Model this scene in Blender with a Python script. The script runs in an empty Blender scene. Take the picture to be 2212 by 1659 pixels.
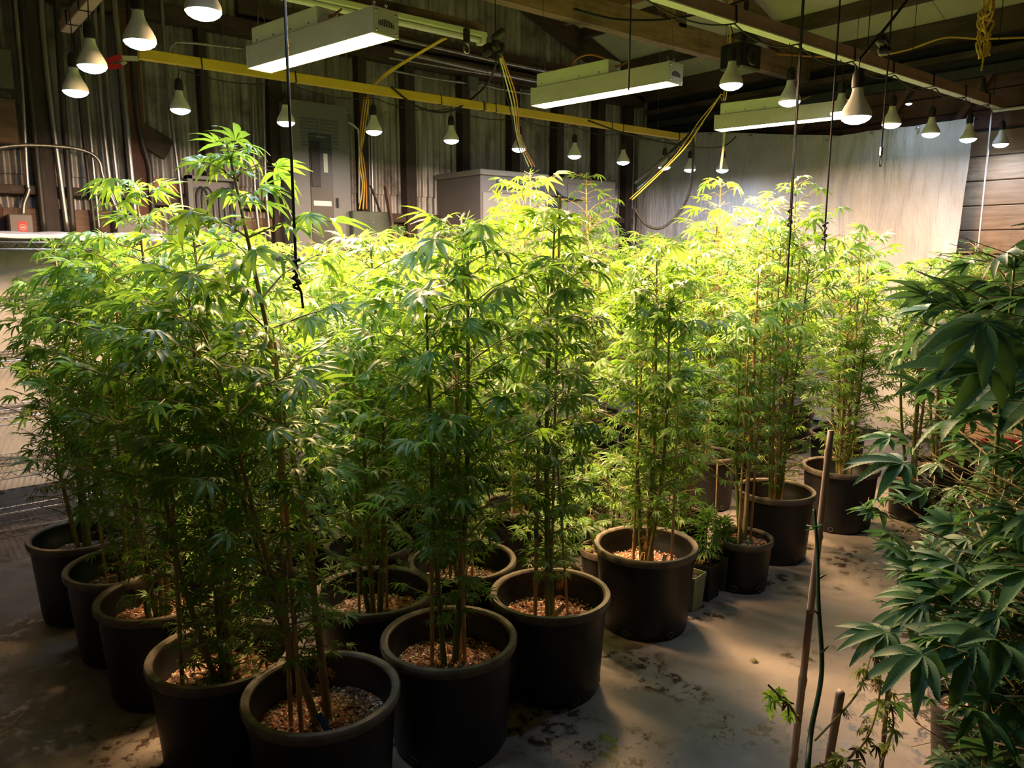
import bpy, math, random
import numpy as np
from mathutils import Vector, Matrix

# ------------------------------------------------------------------ camera, world, exposure
PI = math.pi
FPX, PITCH, YAW, EYE = 1660.0, math.radians(9.5), math.radians(50.5), 1.65
C = bpy.context.scene.collection
scn = bpy.context.scene
cam_d = bpy.data.cameras.new('camera')
cam_d.sensor_width = 36.0
cam_d.lens = FPX / 2212 * 36.0
cam_d.clip_start = 0.05
cam = bpy.data.objects.new('camera', cam_d)
C.objects.link(cam)
cam.location = (0, 0, EYE)
cam.rotation_euler = (PI/2 - PITCH, 0, YAW - PI/2)
scn.camera = cam

world = bpy.data.worlds.new('world')
scn.world = world
world.use_nodes = True
world.node_tree.nodes['Background'].inputs[0].default_value = (0.5, 0.6, 0.8, 1)
world.node_tree.nodes['Background'].inputs[1].default_value = 0.0
vs = scn.view_settings
vs.view_transform = 'Standard'
vs.look = 'None'
vs.exposure = 0.22
vs.gamma = 1.0
vs.use_curve_mapping = False

BULB_W, GROW_W = 5.5, 265.0            # watts of a hanging bulb and of a grow light
COOL, WARM = (0.58, 0.74, 1.0), (1.0, 0.60, 0.29)

# ------------------------------------------------------------------ photograph to room: x along the metal wall, y towards it, z up
_view = np.array([math.cos(YAW), math.sin(YAW), 0.0])
_right = np.array([math.sin(YAW), -math.cos(YAW), 0.0])
_F = _view*math.cos(PITCH) + np.array([0, 0, -math.sin(PITCH)])
_U = _view*math.sin(PITCH) + np.array([0, 0, math.cos(PITCH)])
_C = np.array([0, 0, EYE])
def ray(px, py): return _F + _right*(px-1106)/FPX - _U*(py-829.5)/FPX
def dep(px, py, d): return _C + ray(px, py)*d
def atz(px, py, z): r = ray(px, py); return _C + r*((z-EYE)/r[2])
def atv(px, py, v): r = ray(px, py); return _C + r*(v/r[1])
def atu(px, py, u): r = ray(px, py); return _C + r*(u/r[0])
def zfor(u, v, py):
    s = (829.5-py)/FPX
    b = np.array([u, v, 0]) - _C
    return float((s*(b@_F) - b@_U)/(_U[2] - s*_F[2]))

# ------------------------------------------------------------------ materials
M = {}
def newmat(name):
    m = bpy.data.materials.new(name)
    m.use_nodes = True
    nt = m.node_tree
    b = nt.nodes['Principled BSDF']
    M[name] = m
    return m, nt, b
def nd(nt, t, **kw):
    n = nt.nodes.new(t)
    for k, v in kw.items():
        if k in n.inputs: n.inputs[k].default_value = v
        else: setattr(n, k, v)
    return n
def ramp(nt, src, stops):
    r = nt.nodes.new('ShaderNodeValToRGB')
    e = r.color_ramp.elements
    while len(e) < len(stops): e.new(0.5)
    for i, (p, c) in enumerate(stops):
        e[i].position = p
        e[i].color = (*c, 1) if len(c) == 3 else c
    nt.links.new(src, r.inputs[0])
    return r.outputs[0]
def coords(nt, scale=(1, 1, 1), obj=True):
    tc = nt.nodes.new('ShaderNodeTexCoord')
    mp = nt.nodes.new('ShaderNodeMapping')
    mp.inputs['Scale'].default_value = scale
    nt.links.new(tc.outputs['Object' if obj else 'Generated'], mp.inputs[0])
    return mp.outputs[0]
def noise(nt, vec, scale, detail=4, rough=0.55, out=0):
    n = nd(nt, 'ShaderNodeTexNoise', Scale=scale, Detail=detail, Roughness=rough)
    nt.links.new(vec, n.inputs['Vector'])
    return n.outputs[out]
def bump(nt, b, h, strength=0.3, dist=0.01):
    n = nd(nt, 'ShaderNodeBump', Strength=strength, Distance=dist)
    nt.links.new(h, n.inputs['Height'])
    nt.links.new(n.outputs[0], b.inputs['Normal'])
def mixc(nt, f, a, bb, mode='MIX'):
    n = nt.nodes.new('ShaderNodeMix')
    n.data_type = 'RGBA'
    n.blend_type = mode
    for s, v in ((n.inputs[0], f), (n.inputs[6], a), (n.inputs[7], bb)):
        if isinstance(v, (int, float)): s.default_value = v
        elif isinstance(v, tuple): s.default_value = (*v, 1)
        else: nt.links.new(v, s)
    return n.outputs[2]
def plain(name, col, rough=0.5, metal=0.0, var=0.25, scale=6, bstr=0.0, stretch=(1, 1, 1)):
    """a colour with uneven wear of its own"""
    m, nt, b = newmat(name)
    v = coords(nt, stretch)
    n = noise(nt, v, scale, 6, 0.6)
    lo = tuple(c*(1-var) for c in col); hi = tuple(min(1, c*(1+var)) for c in col)
    nt.links.new(ramp(nt, n, [(0.3, lo), (0.7, hi)]), b.inputs['Base Color'])
    b.inputs['Roughness'].default_value = rough
    b.inputs['Metallic'].default_value = metal
    if bstr: bump(nt, b, n, bstr)
    return m
def emis(name, col, strength):
    m, nt, b = newmat(name)
    b.inputs['Base Color'].default_value = (*col, 1)
    b.inputs['Emission Color'].default_value = (*col, 1)
    b.inputs['Emission Strength'].default_value = strength
    return m

plain('black_plastic', (0.0055, 0.0055, 0.008), 0.42, var=0.4, scale=9, bstr=0.05)
plain('pot_rim', (0.095, 0.078, 0.063), 0.5, var=0.65, scale=14, bstr=0.1)
plain('black_rubber', (0.012, 0.012, 0.014), 0.5)
plain('rope_black', (0.01, 0.01, 0.012), 0.7)
plain('white_plastic', (0.72, 0.72, 0.70), 0.4, var=0.05)
plain('grey_panel', (0.155, 0.16, 0.165), 0.42, var=0.12, scale=3)
plain('dark_panel', (0.03, 0.034, 0.04), 0.35, var=0.2)
plain('beige_panel', (0.30, 0.27, 0.24), 0.5, var=0.12, scale=2)
plain('brown_grey_panel', (0.19, 0.165, 0.15), 0.5, var=0.12, scale=2)
plain('green_grey_panel', (0.09, 0.105, 0.07), 0.6, var=0.2)
plain('conduit_steel', (0.42, 0.40, 0.38), 0.33, 0.85, var=0.35, scale=5, stretch=(8, 8, 1))
plain('conduit_dark', (0.06, 0.052, 0.045), 0.45, 0.4, var=0.4, scale=5, stretch=(8, 8, 1))
plain('chrome_wire', (0.22, 0.225, 0.24), 0.3, 0.8, var=0.15)
plain('fixture_metal', (0.62, 0.60, 0.57), 0.42, 0.25, var=0.08)
plain('cream_metal', (0.62, 0.64, 0.52), 0.45, 0.0, var=0.08)
plain('hook_steel', (0.6, 0.6, 0.6), 0.25, 1.0)
plain('yellow_paint', (0.72, 0.50, 0.06), 0.5, var=0.12, scale=4)
plain('yellow_cable', (0.70, 0.48, 0.05), 0.5, var=0.15)
plain('orange_cable', (0.55, 0.22, 0.05), 0.5, var=0.15)
plain('white_cable', (0.70, 0.69, 0.66), 0.45, var=0.1)
plain('tan_paint', (0.36, 0.27, 0.20), 0.55, var=0.2, scale=5)
plain('rust_paint', (0.30, 0.14, 0.10), 0.6, var=0.3, scale=5)
plain('red_plastic', (0.55, 0.02, 0.03), 0.4)
plain('red_sticker', (0.60, 0.06, 0.05), 0.5, var=0.05)
plain('blue_plastic', (0.03, 0.13, 0.52), 0.45, var=0.1)
plain('pale_plastic', (0.50, 0.58, 0.62), 0.4, var=0.1)
plain('cream_plastic', (0.68, 0.64, 0.45), 0.45, var=0.05)
plain('wood_tag', (0.55, 0.45, 0.28), 0.7, var=0.1)
plain('green_pot', (0.13, 0.16, 0.10), 0.4, var=0.15)
plain('grey_green_pot', (0.09, 0.105, 0.085), 0.4, var=0.15)
plain('lime_pot', (0.26, 0.32, 0.17), 0.4, var=0.15)
plain('green_tie', (0.02, 0.30, 0.10), 0.5)
plain('dark_wall_paint', (0.035, 0.042, 0.045), 0.7, var=0.2, scale=1.5)
plain('plaster_dark', (0.10, 0.10, 0.095), 0.8, var=0.25, scale=1)
plain('dry_leaf', (0.38, 0.22, 0.08), 0.7, var=0.3)
plain('dry_dark_leaf', (0.11, 0.06, 0.02), 0.7, var=0.3)
plain('perlite', (0.80, 0.74, 0.66), 0.8, var=0.1)
plain('bark_chip', (0.26, 0.105, 0.045), 0.8, var=0.4)
emis('bulb_glow', (0.80, 0.90, 1.0), 14.0)
emis('grow_glow', (1.0, 0.80, 0.55), 22.0)

def wood(name, a, bcol, scale=3, rough=0.7, stretch=(1, 12, 12)):
    m, nt, b = newmat(name)
    v = coords(nt, stretch)
    n = noise(nt, v, scale, 8, 0.65)
    col = ramp(nt, n, [(0.28, a), (0.72, bcol)])
    v2 = coords(nt)
    st = noise(nt, v2, 2.2, 5, 0.6)
    col = mixc(nt, ramp(nt, st, [(0.5, (0, 0, 0)), (0.72, (1, 1, 1))]), col, tuple(c*0.35 for c in a))
    nt.links.new(col, b.inputs['Base Color'])
    b.inputs['Roughness'].default_value = rough
    bump(nt, b, n, 0.25, 0.005)
wood('dark_wood', (0.035, 0.022, 0.016), (0.10, 0.062, 0.042))
wood('dark_wood_upright', (0.022, 0.016, 0.014), (0.07, 0.045, 0.036), stretch=(12, 12, 1))
wood('red_brown_post', (0.075, 0.028, 0.018), (0.17, 0.062, 0.038), stretch=(12, 12, 1))
wood('brown_plank', (0.10, 0.055, 0.034), (0.24, 0.145, 0.09))
wood('truss_wood', (0.13, 0.085, 0.052), (0.32, 0.21, 0.13))
wood('truss_upright', (0.06, 0.04, 0.028), (0.15, 0.10, 0.065), stretch=(12, 12, 1))
wood('purlin_wood', (0.22, 0.125, 0.05), (0.48, 0.29, 0.12), stretch=(12, 1, 12))
wood('purlin_dark', (0.05, 0.035, 0.025), (0.13, 0.09, 0.06), stretch=(12, 1, 12))
wood('tan_plank', (0.20, 0.125, 0.075), (0.36, 0.24, 0.15), stretch=(12, 1, 12))
wood('maroon_plank', (0.085, 0.04, 0.036), (0.17, 0.085, 0.075), stretch=(12, 1, 12))
wood('bamboo', (0.36, 0.21, 0.10), (0.56, 0.36, 0.19), stretch=(12, 12, 1), rough=0.5)
wood('grey_bamboo', (0.30, 0.20, 0.13), (0.48, 0.35, 0.24), stretch=(12, 12, 1), rough=0.5)
wood('stem_tan', (0.17, 0.135, 0.05), (0.33, 0.27, 0.11), stretch=(10, 10, 1), rough=0.55)
wood('stem_dark_green', (0.012, 0.035, 0.010), (0.035, 0.085, 0.025), stretch=(10, 10, 1), rough=0.5)
wood('stem_green', (0.07, 0.10, 0.02), (0.17, 0.22, 0.06), stretch=(10, 10, 1), rough=0.5)

# worn concrete with wet marks
m, nt, b = newmat('concrete')
v = coords(nt)
n1 = noise(nt, v, 0.9, 8, 0.6)
n2 = noise(nt, v, 7.0, 6, 0.65)
col = ramp(nt, n1, [(0.30, (0.115, 0.098, 0.086)), (0.5, (0.185, 0.158, 0.138)), (0.72, (0.27, 0.232, 0.20))])
col = mixc(nt, ramp(nt, n2, [(0.35, (0.0, 0.0, 0.0)), (0.75, (0.5, 0.5, 0.5))]), col, (0.12, 0.092, 0.074))
st = noise(nt, v, 2.1, 3, 0.5)
spl = noise(nt, v, 16.0, 6, 0.7)
mth = nd(nt, 'ShaderNodeMath', operation='MULTIPLY')
nt.links.new(ramp(nt, st, [(0.45, (0, 0, 0)), (0.55, (1, 1, 1))]), mth.inputs[0])
nt.links.new(ramp(nt, spl, [(0.50, (0, 0, 0)), (0.56, (1, 1, 1))]), mth.inputs[1])
wet = mth.outputs[0]
col = mixc(nt, wet, col, (0.045, 0.030, 0.022))
dk = noise(nt, v, 0.55, 4, 0.5)
col = mixc(nt, ramp(nt, dk, [(0.52, (0, 0, 0)), (0.68, (0.55, 0.55, 0.55))]), col, (0.06, 0.053, 0.048))
nt.links.new(col, b.inputs['Base Color'])
nt.links.new(ramp(nt, wet, [(0, (0.62, 0.62, 0.62)), (1, (0.25, 0.25, 0.25))]), b.inputs['Roughness'])
bump(nt, b, n2, 0.15, 0.01)

# galvanised corrugated sheet, streaked and rusty
m, nt, b = newmat('corrugated_metal')
v = coords(nt, (9, 1, 0.7))
n1 = noise(nt, v, 1.6, 7, 0.6)
v2 = coords(nt)
n2 = noise(nt, v2, 3.0, 6, 0.65)
col = ramp(nt, n1, [(0.25, (0.17, 0.155, 0.15)), (0.5, (0.36, 0.34, 0.33)), (0.75, (0.62, 0.61, 0.62))])
col = mixc(nt, ramp(nt, n2, [(0.50, (0, 0, 0)), (0.70, (0.8, 0.8, 0.8))]), col, (0.10, 0.062, 0.045))
nt.links.new(col, b.inputs['Base Color'])
b.inputs['Metallic'].default_value = 0.35
nt.links.new(ramp(nt, n2, [(0.3, (0.32, 0.32, 0.32)), (0.7, (0.6, 0.6, 0.6))]), b.inputs['Roughness'])

# roof board, greenish beige
plain('roof_panel', (0.60, 0.59, 0.41), 0.75, var=0.14, scale=1.6)
# white tarp: creases, faint stains
m, nt, b = newmat('tarp')
v = coords(nt)
n1 = noise(nt, v, 1.3, 6, 0.6)
n2 = noise(nt, coords(nt, (1, 3.0, 0.7)), 2.2, 7, 0.6)
col = ramp(nt, n1, [(0.3, (0.40, 0.385, 0.38)), (0.6, (0.56, 0.545, 0.54))])
sp = noise(nt, v, 3.7, 4, 0.7)
col = mixc(nt, ramp(nt, sp, [(0.66, (0, 0, 0)), (0.76, (0.6, 0.6, 0.6))]), col, (0.30, 0.22, 0.17))
nt.links.new(col, b.inputs['Base Color'])
b.inputs['Roughness'].default_value = 0.42
bump(nt, b, n2, 0.9, 0.06)
# white film round the rack
m, nt, b = newmat('white_film')
v = coords(nt, (1.6, 1, 0.8))
n1 = noise(nt, v, 2.4, 6, 0.6)
nt.links.new(ramp(nt, n1, [(0.3, (0.38, 0.38, 0.40)), (0.7, (0.52, 0.52, 0.54))]), b.inputs['Base Color'])
b.inputs['Roughness'].default_value = 0.28
bump(nt, b, n1, 0.6, 0.03)
# potting mix: dark peat, brown coir, white perlite
m, nt, b = newmat('soil')
v = coords(nt)
vo = nd(nt, 'ShaderNodeTexVoronoi', Scale=95.0)
nt.links.new(v, vo.inputs['Vector'])
sep = nt.nodes.new('ShaderNodeSeparateColor')
nt.links.new(vo.outputs['Color'], sep.inputs[0])
col = ramp(nt, sep.outputs[0], [(0.0, (0.045, 0.02, 0.012)), (0.45, (0.14, 0.058, 0.03)), (0.74, (0.30, 0.14, 0.07)), (0.93, (0.58, 0.46, 0.36))])
big = noise(nt, v, 7.0, 4, 0.6)
col = mixc(nt, ramp(nt, big, [(0.50, (0, 0, 0)), (0.66, (0.75, 0.75, 0.75))]), col, (0.03, 0.02, 0.016))
nt.links.new(col, b.inputs['Base Color'])
b.inputs['Roughness'].default_value = 0.9
bump(nt, b, vo.outputs['Distance'], 0.8, 0.01)

def leafmat(name, a, bcol, trans, tmix=0.42, rough=0.42, spec=0.4):
    m = bpy.data.materials.new(name)
    m.use_nodes = True
    nt = m.node_tree
    b = nt.nodes['Principled BSDF']
    out = nt.nodes['Material Output']
    at = nd(nt, 'ShaderNodeAttribute', attribute_name='tint')
    oi = nt.nodes.new('ShaderNodeObjectInfo')
    add = nd(nt, 'ShaderNodeMath', operation='ADD')
    nt.links.new(at.outputs['Fac'], add.inputs[0])
    nt.links.new(oi.outputs['Random'], add.inputs[1])
    fr = nd(nt, 'ShaderNodeMath', operation='FRACT')
    nt.links.new(add.outputs[0], fr.inputs[0])
    old = (0.30, 0.27, 0.08)
    c1 = ramp(nt, fr.outputs[0], [(0.0, a), (0.90, bcol), (1.0, tuple(0.6*x+0.4*y for x, y in zip(bcol, old)))])
    c2 = ramp(nt, fr.outputs[0], [(0.0, tuple(c*0.8 for c in trans)), (1.0, tuple(min(1, c*1.2) for c in trans))])
    nt.links.new(c1, b.inputs['Base Color'])
    b.inputs['Roughness'].default_value = rough
    b.inputs['Specular IOR Level'].default_value = spec
    t = nt.nodes.new('ShaderNodeBsdfTranslucent')
    nt.links.new(c2, t.inputs[0])
    mx = nt.nodes.new('ShaderNodeMixShader')
    mx.inputs[0].default_value = tmix
    nt.links.new(b.outputs[0], mx.inputs[1])
    nt.links.new(t.outputs[0], mx.inputs[2])
    nt.links.new(mx.outputs[0], out.inputs[0])
    M[name] = m
leafmat('leaf', (0.060, 0.155, 0.032), (0.125, 0.245, 0.050), (0.24, 0.45, 0.042), 0.43)
leafmat('leaf_deep', (0.035, 0.115, 0.058), (0.072, 0.175, 0.080), (0.10, 0.24, 0.06), 0.30, 0.5, 0.25)
leafmat('leaf_pale', (0.13, 0.19, 0.04), (0.24, 0.30, 0.08), (0.38, 0.46, 0.08), 0.40)

# ------------------------------------------------------------------ mesh helpers
class MB:
    def __init__(s): s.v, s.f = [], []
    def add(s, vs_, fs):
        o = len(s.v)
        s.v += [tuple(map(float, p)) for p in vs_]
        s.f += [tuple(i+o for i in f) for f in fs]
        return s
    def box(s, lo, hi, R=None, at=(0, 0, 0)):
        x0, y0, z0 = lo; x1, y1, z1 = hi
        vs_ = [(x0, y0, z0), (x1, y0, z0), (x1, y1, z0), (x0, y1, z0), (x0, y0, z1), (x1, y0, z1), (x1, y1, z1), (x0, y1, z1)]
        if R is not None: vs_ = [tuple(R @ Vector(p) + Vector(at)) for p in vs_]
        return s.add(vs_, [(0, 3, 2, 1), (4, 5, 6, 7), (0, 1, 5, 4), (1, 2, 6, 5), (2, 3, 7, 6), (3, 0, 4, 7)])
    def bbox(s, lo, hi, c=0.004):
        """a box with chamfered edges"""
        x0, y0, z0 = lo; x1, y1, z1 = hi
        c = min(c, (x1-x0)*.3, (y1-y0)*.3, (z1-z0)*.3)
        rings = []
        for z, i in ((z0, c), (z0+c, 0), (z1-c, 0), (z1, c)):
            a, bq, d, e = x0+i, x1-i, y0+i, y1-i
            rings.append([(a+c, d, z), (bq-c, d, z), (bq, d+c, z), (bq, e-c, z), (bq-c, e, z), (a+c, e, z), (a, e-c, z), (a, d+c, z)])
        vs_ = [p for r in rings for p in r]
        fs = [tuple(reversed(range(8))), tuple(range(24, 32))]
        for k in range(3):
            for i in range(8):
                j = (i+1) % 8
                fs.append((k*8+i, k*8+j, k*8+8+j, k*8+8+i))
        return s.add(vs_, fs)
    def tube(s, pts, r, n=8, caps=True):
        pts = [Vector(p) for p in pts]
        rs = r if isinstance(r, (list, tuple, np.ndarray)) else [r]*len(pts)
        up = None
        vs_, fs = [], []
        for i, p in enumerate(pts):
            d = (pts[min(i+1, len(pts)-1)] - pts[max(i-1, 0)])
            if d.length < 1e-9: d = Vector((0, 0, 1))
            d.normalize()
            if up is None: up = Vector((1, 0, 0)) if abs(d.x) < 0.8 else Vector((0, 1, 0))
            a = (up - d*up.dot(d)).normalized()
            bq = d.cross(a)
            up = a
            for k in range(n):
                t = 2*PI*k/n
                vs_.append(p + (a*math.cos(t) + bq*math.sin(t))*rs[i])
        for i in range(len(pts)-1):
            for k in range(n):
                j = (k+1) % n
                fs.append((i*n+k, i*n+j, (i+1)*n+j, (i+1)*n+k))
        if caps:
            fs.append(tuple(reversed(range(n))))
            fs.append(tuple(range((len(pts)-1)*n, len(pts)*n)))
        return s.add(vs_, fs)
    def lathe(s, prof, n=32, at=(0, 0, 0), cap0=False, cap1=False):
        vs_, fs = [], []
        for r, z in prof:
            for k in range(n):
                t = 2*PI*k/n
                vs_.append((at[0]+r*math.cos(t), at[1]+r*math.sin(t), at[2]+z))
        for i in range(len(prof)-1):
            for k in range(n):
                j = (k+1) % n
                fs.append((i*n+k, i*n+j, (i+1)*n+j, (i+1)*n+k))
        if cap0: fs.append(tuple(reversed(range(n))))
        if cap1: fs.append(tuple(range((len(prof)-1)*n, len(prof)*n)))
        return s.add(vs_, fs)
    def bar(s, a, b_, w, h):
        """a straight timber from a to b_, w wide across, h high"""
        a, b_ = Vector(a), Vector(b_)
        d = (b_-a).normalized()
        side = d.cross(Vector((0, 0, 1)))
        if side.length < 1e-4: side = Vector((1, 0, 0))
        side.normalize()
        up = side.cross(d)
        vs_ = []
        for p in (a, b_):
            for x, y in ((-1, -1), (1, -1), (1, 1), (-1, 1)):
                vs_.append(p + side*x*w/2 + up*y*h/2)
        return s.add(vs_, [(0, 3, 2, 1), (4, 5, 6, 7), (0, 1, 5, 4), (1, 2, 6, 5), (2, 3, 7, 6), (3, 0, 4, 7)])
    def build(s, name, mat, parent=None, smooth=False, kind=None, label=None):
        me = bpy.data.meshes.new(name)
        me.from_pydata(s.v, [], s.f)
        me.update()
        if smooth:
            me.polygons.foreach_set('use_smooth', [True]*len(me.polygons))
            if smooth == 'angle': me.set_sharp_from_angle(angle=math.radians(40))
        o = bpy.data.objects.new(name, me)
        C.objects.link(o)
        me.materials.append(M[mat])
        if parent: o.parent = parent
        if kind: o['kind'] = kind
        if label: o['label'] = label
        return o
def tag(o, label, cat=None, group=None, kind=None):
    o['label'] = label
    if cat: o['category'] = cat
    if group: o['group'] = group
    if kind: o['kind'] = kind
    return o
def thing(name, loc, label, cat, group=None, rz=0.0):
    o = bpy.data.objects.new(name, None)
    C.objects.link(o)
    o.location = loc
    o.rotation_euler = (0, 0, rz)
    o.empty_display_size = 0.05
    return tag(o, label, cat, group)
def copy_tree(o, parent=None):
    c = o.copy()
    C.objects.link(c)
    c.parent = parent
    for ch in list(o.children): copy_tree(ch, c)
    return c
def sag(a, b_, drop, n=12):
    a, b_ = Vector(a), Vector(b_)
    return [a.lerp(b_, i/n) - Vector((0, 0, drop*4*(i/n)*(1-i/n))) for i in range(n+1)]
def spline(pts, n=8):
    """a smooth line through points"""
    P = [Vector(p) for p in pts]
    out = []
    for i in range(len(P)-1):
        p0, p1, p2, p3 = P[max(i-1, 0)], P[i], P[i+1], P[min(i+2, len(P)-1)]
        for k in range(n):
            t = k/n
            out.append(0.5*((2*p1) + (p2-p0)*t + (2*p0-5*p1+4*p2-p3)*t*t + (3*p1-p0-3*p2+p3)*t**3))
    out.append(P[-1])
    return out

# ------------------------------------------------------------------ the room
VW, UW = 6.35, 7.15            # metal wall, tarp wall
U0, V0 = -2.4, -2.6            # the two walls behind the camera
RIDGE_U = 2.4
def roof_z(u): return 3.63 + 0.37*((7.15-u) if u > RIDGE_U else (7.15-RIDGE_U) - (RIDGE_U-u))
ZR = roof_z(RIDGE_U)

g = MB()
nx, ny = 40, 40
for j in range(ny+1):
    for i in range(nx+1):
        u = U0 + (UW+0.34-U0)*i/nx; w = V0 + (VW+0.2-V0)*j/ny
        g.v.append((u, w, 0.0))
for j in range(ny):
    for i in range(nx):
        a = j*(nx+1)+i
        g.f.append((a, a+1, a+nx+2, a+nx+1))
tag(g.build('floor', 'concrete'), 'worn concrete floor with wet marks and footprints', kind='structure')

def gable(v, t=0.05):
    mb = MB()
    pts = [(U0, 0), (UW+0.34, 0), (UW+0.34, roof_z(UW+0.34)), (RIDGE_U, ZR), (U0, roof_z(U0))]
    vs_ = [(u, v, z) for u, z in pts] + [(u, v+t, z) for u, z in pts]
    n = len(pts)
    return mb.add(vs_, [tuple(range(n)), tuple(reversed(range(n, 2*n)))] + [(i, i+n, (i+1) % n + n, (i+1) % n) for i in range(n)])
wall_left = tag(gable(VW+0.05).build('wall_left', 'dark_wall_paint'), 'tall wall of rusty corrugated metal sheets behind the conduits', kind='structure')
tag(gable(V0-0.05).build('wall_front', 'plaster_dark'), 'plain wall facing the corrugated wall', kind='structure')
WB = UW+0.14
wall_back = tag(MB().box((WB+0.08, V0, 0), (WB+0.2, VW+0.05, 3.62)).build('wall_back', 'dark_wall_paint'), 'dark wall behind the white tarps', kind='structure')
tag(MB().box((U0-0.1, V0, 0), (U0, VW+0.05, roof_z(U0))).build('wall_right', 'plaster_dark'), 'plain wall across the room from the tarps', kind='structure')

# corrugated sheets, each its own part of the wall
rnd = random.Random(4)
def sheet(u0, u1, z0, z1, v, amp=0.011, wl=0.068, gab=False):
    mb = MB()
    n = max(8, int((u1-u0)/wl*8))
    for k, zf in enumerate((0, 1)):
        for i in range(n+1):
            u = u0 + (u1-u0)*i/n
            zz = z0 if zf == 0 else (min(z1, roof_z(u)-0.02) if gab else z1)
            mb.v.append((u, v - amp*math.sin(2*PI*u/wl), zz))
    for i in range(n): mb.f.append((i, i+1, n+2+i, n+1+i))
    return mb
u = -0.2
k = 0
while u < UW+0.1:
    u1 = min(u+0.68, UW+0.15)
    off = 0.006*(k % 2)
    sheet(u-0.02, u1+0.02, 0.0, 2.25, VW-off).build('corrugated_sheet', 'corrugated_metal', wall_left, True)
    sheet(u-0.02, u1+0.02, 2.2, 5.5, VW-0.016-off, gab=True).build('corrugated_sheet', 'corrugated_metal', wall_left, True)
    u = u1; k += 1
# studs and girts of the metal wall
for uu, w, mt in ((1.0, 0.10, 'dark_wood_upright'), (1.585, 0.13, 'red_brown_post'), (2.10, 0.06, 'dark_wood_upright'), (2.66, 0.12, 'dark_wood_upright'), (3.45, 0.08, 'dark_wood_upright'),
                  (3.93, 0.11, 'dark_wood_upright'), (4.56, 0.09, 'dark_wood_upright'), (5.18, 0.11, 'dark_wood_upright'), (5.80, 0.10, 'dark_wood_upright'), (6.42, 0.12, 'dark_wood_upright'), (6.9, 0.1, 'dark_wood_upright')):
    MB().bbox((uu-w/2, VW-0.13, 0), (uu+w/2, VW-0.02, 3.38)).build('wall_stud', mt, wall_left)
for z0, z1, ua, ub, mt, d in ((2.06, 2.12, -0.3, 1.52, 'dark_wood', 0.10), (1.78, 1.97, 0.72, 1.52, 'brown_plank', 0.07), (1.80, 1.99, -0.3, 0.72, 'red_brown_post', 0.07), (2.02, 2.09, 1.65, 2.6, 'dark_wood', 0.1),
                           (1.84, 1.95, 2.2, 2.6, 'brown_plank', 0.07), (3.34, 3.46, -0.3, 7.1, 'dark_wood', 0.12), (3.50, 3.62, 2.4, 7.1, 'dark_wood', 0.10), (1.95, 2.03, 3.5, 4.5, 'dark_wood', 0.09), (2.02, 2.08, 4.6, 7.0, 'dark_wood', 0.09)):
    MB().bbox((ua, VW-d-0.02, z0), (ub, VW-0.012, z1)).build('girt', mt, wall_left)
MB().bbox((1.66, VW-0.12, 2.11), (1.90, VW-0.04, 2.22)).build('nailing_block', 'rust_paint', wall_left)
a = atv(283, 275, VW-0.06); b_ = atv(365, 325, VW-0.06)
MB().bar(a, b_, 0.03, 0.16).build('diagonal_brace', 'dark_wood', wall_left)
a = atv(1170, 20, VW-0.09); b_ = (UW, VW-0.09, roof_z(UW)-0.12)
MB().bar((RIDGE_U, VW-0.1, ZR-0.14), (UW, VW-0.1, roof_z(UW)-0.14), 0.08, 0.22).build('gable_rafter', 'dark_wood', wall_left)
MB().bar((RIDGE_U, VW-0.1, ZR-0.14), (U0, VW-0.1, roof_z(U0)-0.14), 0.08, 0.22).build('gable_rafter', 'dark_wood', wall_left)

# boards and frame on the tarp wall
for i in range(13):
    z0 = 0.02+i*0.205
    MB().bbox((WB+0.055, V0+0.05, z0), (WB+0.085, 2.95, z0+0.198), 0.006).build('wall_board', 'tan_plank', wall_back)
for i in range(3):
    z0 = 2.70+i*0.16
    MB().bbox((WB+0.055, V0+0.05, z0), (WB+0.085, 4.6, z0+0.153), 0.006).build('wall_board', 'maroon_plank', wall_back)
for v0 in (4.45, 3.55, 2.92):
    MB().bar((WB+0.02, v0, 2.70), (WB+0.02, v0-0.30, 3.16), 0.07, 0.05).build('wall_brace', 'maroon_plank', wall_back)
MB().bbox((WB-0.02, V0, 3.12), (WB+0.085, VW-0.05, 3.20)).build('wall_ledger', 'dark_wall_paint', wall_back)
MB().bbox((WB-0.06, V0, 3.28), (WB+0.085, VW-0.05, 3.33)).build('wall_ledger', 'purlin_dark', wall_back)
MB().bbox((WB-0.10, V0, 3.42), (WB+0.085, VW-0.05, 3.60)).build('wall_plate', 'purlin_dark', wall_back)

# roof: boards on purlins, rafters, one truss in view
ceil = bpy.data.objects.new('ceiling', None)
C.objects.link(ceil)
tag(ceil, 'sloping roof of pale boards on wooden purlins', kind='structure')
def slope_panel(ua, ub, va, vb):
    t = 0.02
    vs_ = [(u, v, roof_z(u)+dz) for dz in (0, t) for u, v in ((ua, va), (ub, va), (ub, vb), (ua, vb))]
    return MB().add(vs_, [(0, 3, 2, 1), (4, 5, 6, 7), (0, 1, 5, 4), (1, 2, 6, 5), (2, 3, 7, 6), (3, 0, 4, 7)])
us = [RIDGE_U, 4.2, 6.0, UW+0.34]
vsn = [V0, -1.2, 0.2, 1.6, 3.0, 4.4, 5.4, VW+0.05]
for i in range(len(us)-1):
    for j in range(len(vsn)-1):
        slope_panel(us[i]+0.002, us[i+1]-0.002, vsn[j]+0.002, vsn[j+1]-0.002).build('roof_board', 'roof_panel', ceil)
slope_panel(U0-0.1, RIDGE_U, V0, VW+0.05).build('roof_board', 'roof_panel', ceil)
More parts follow.
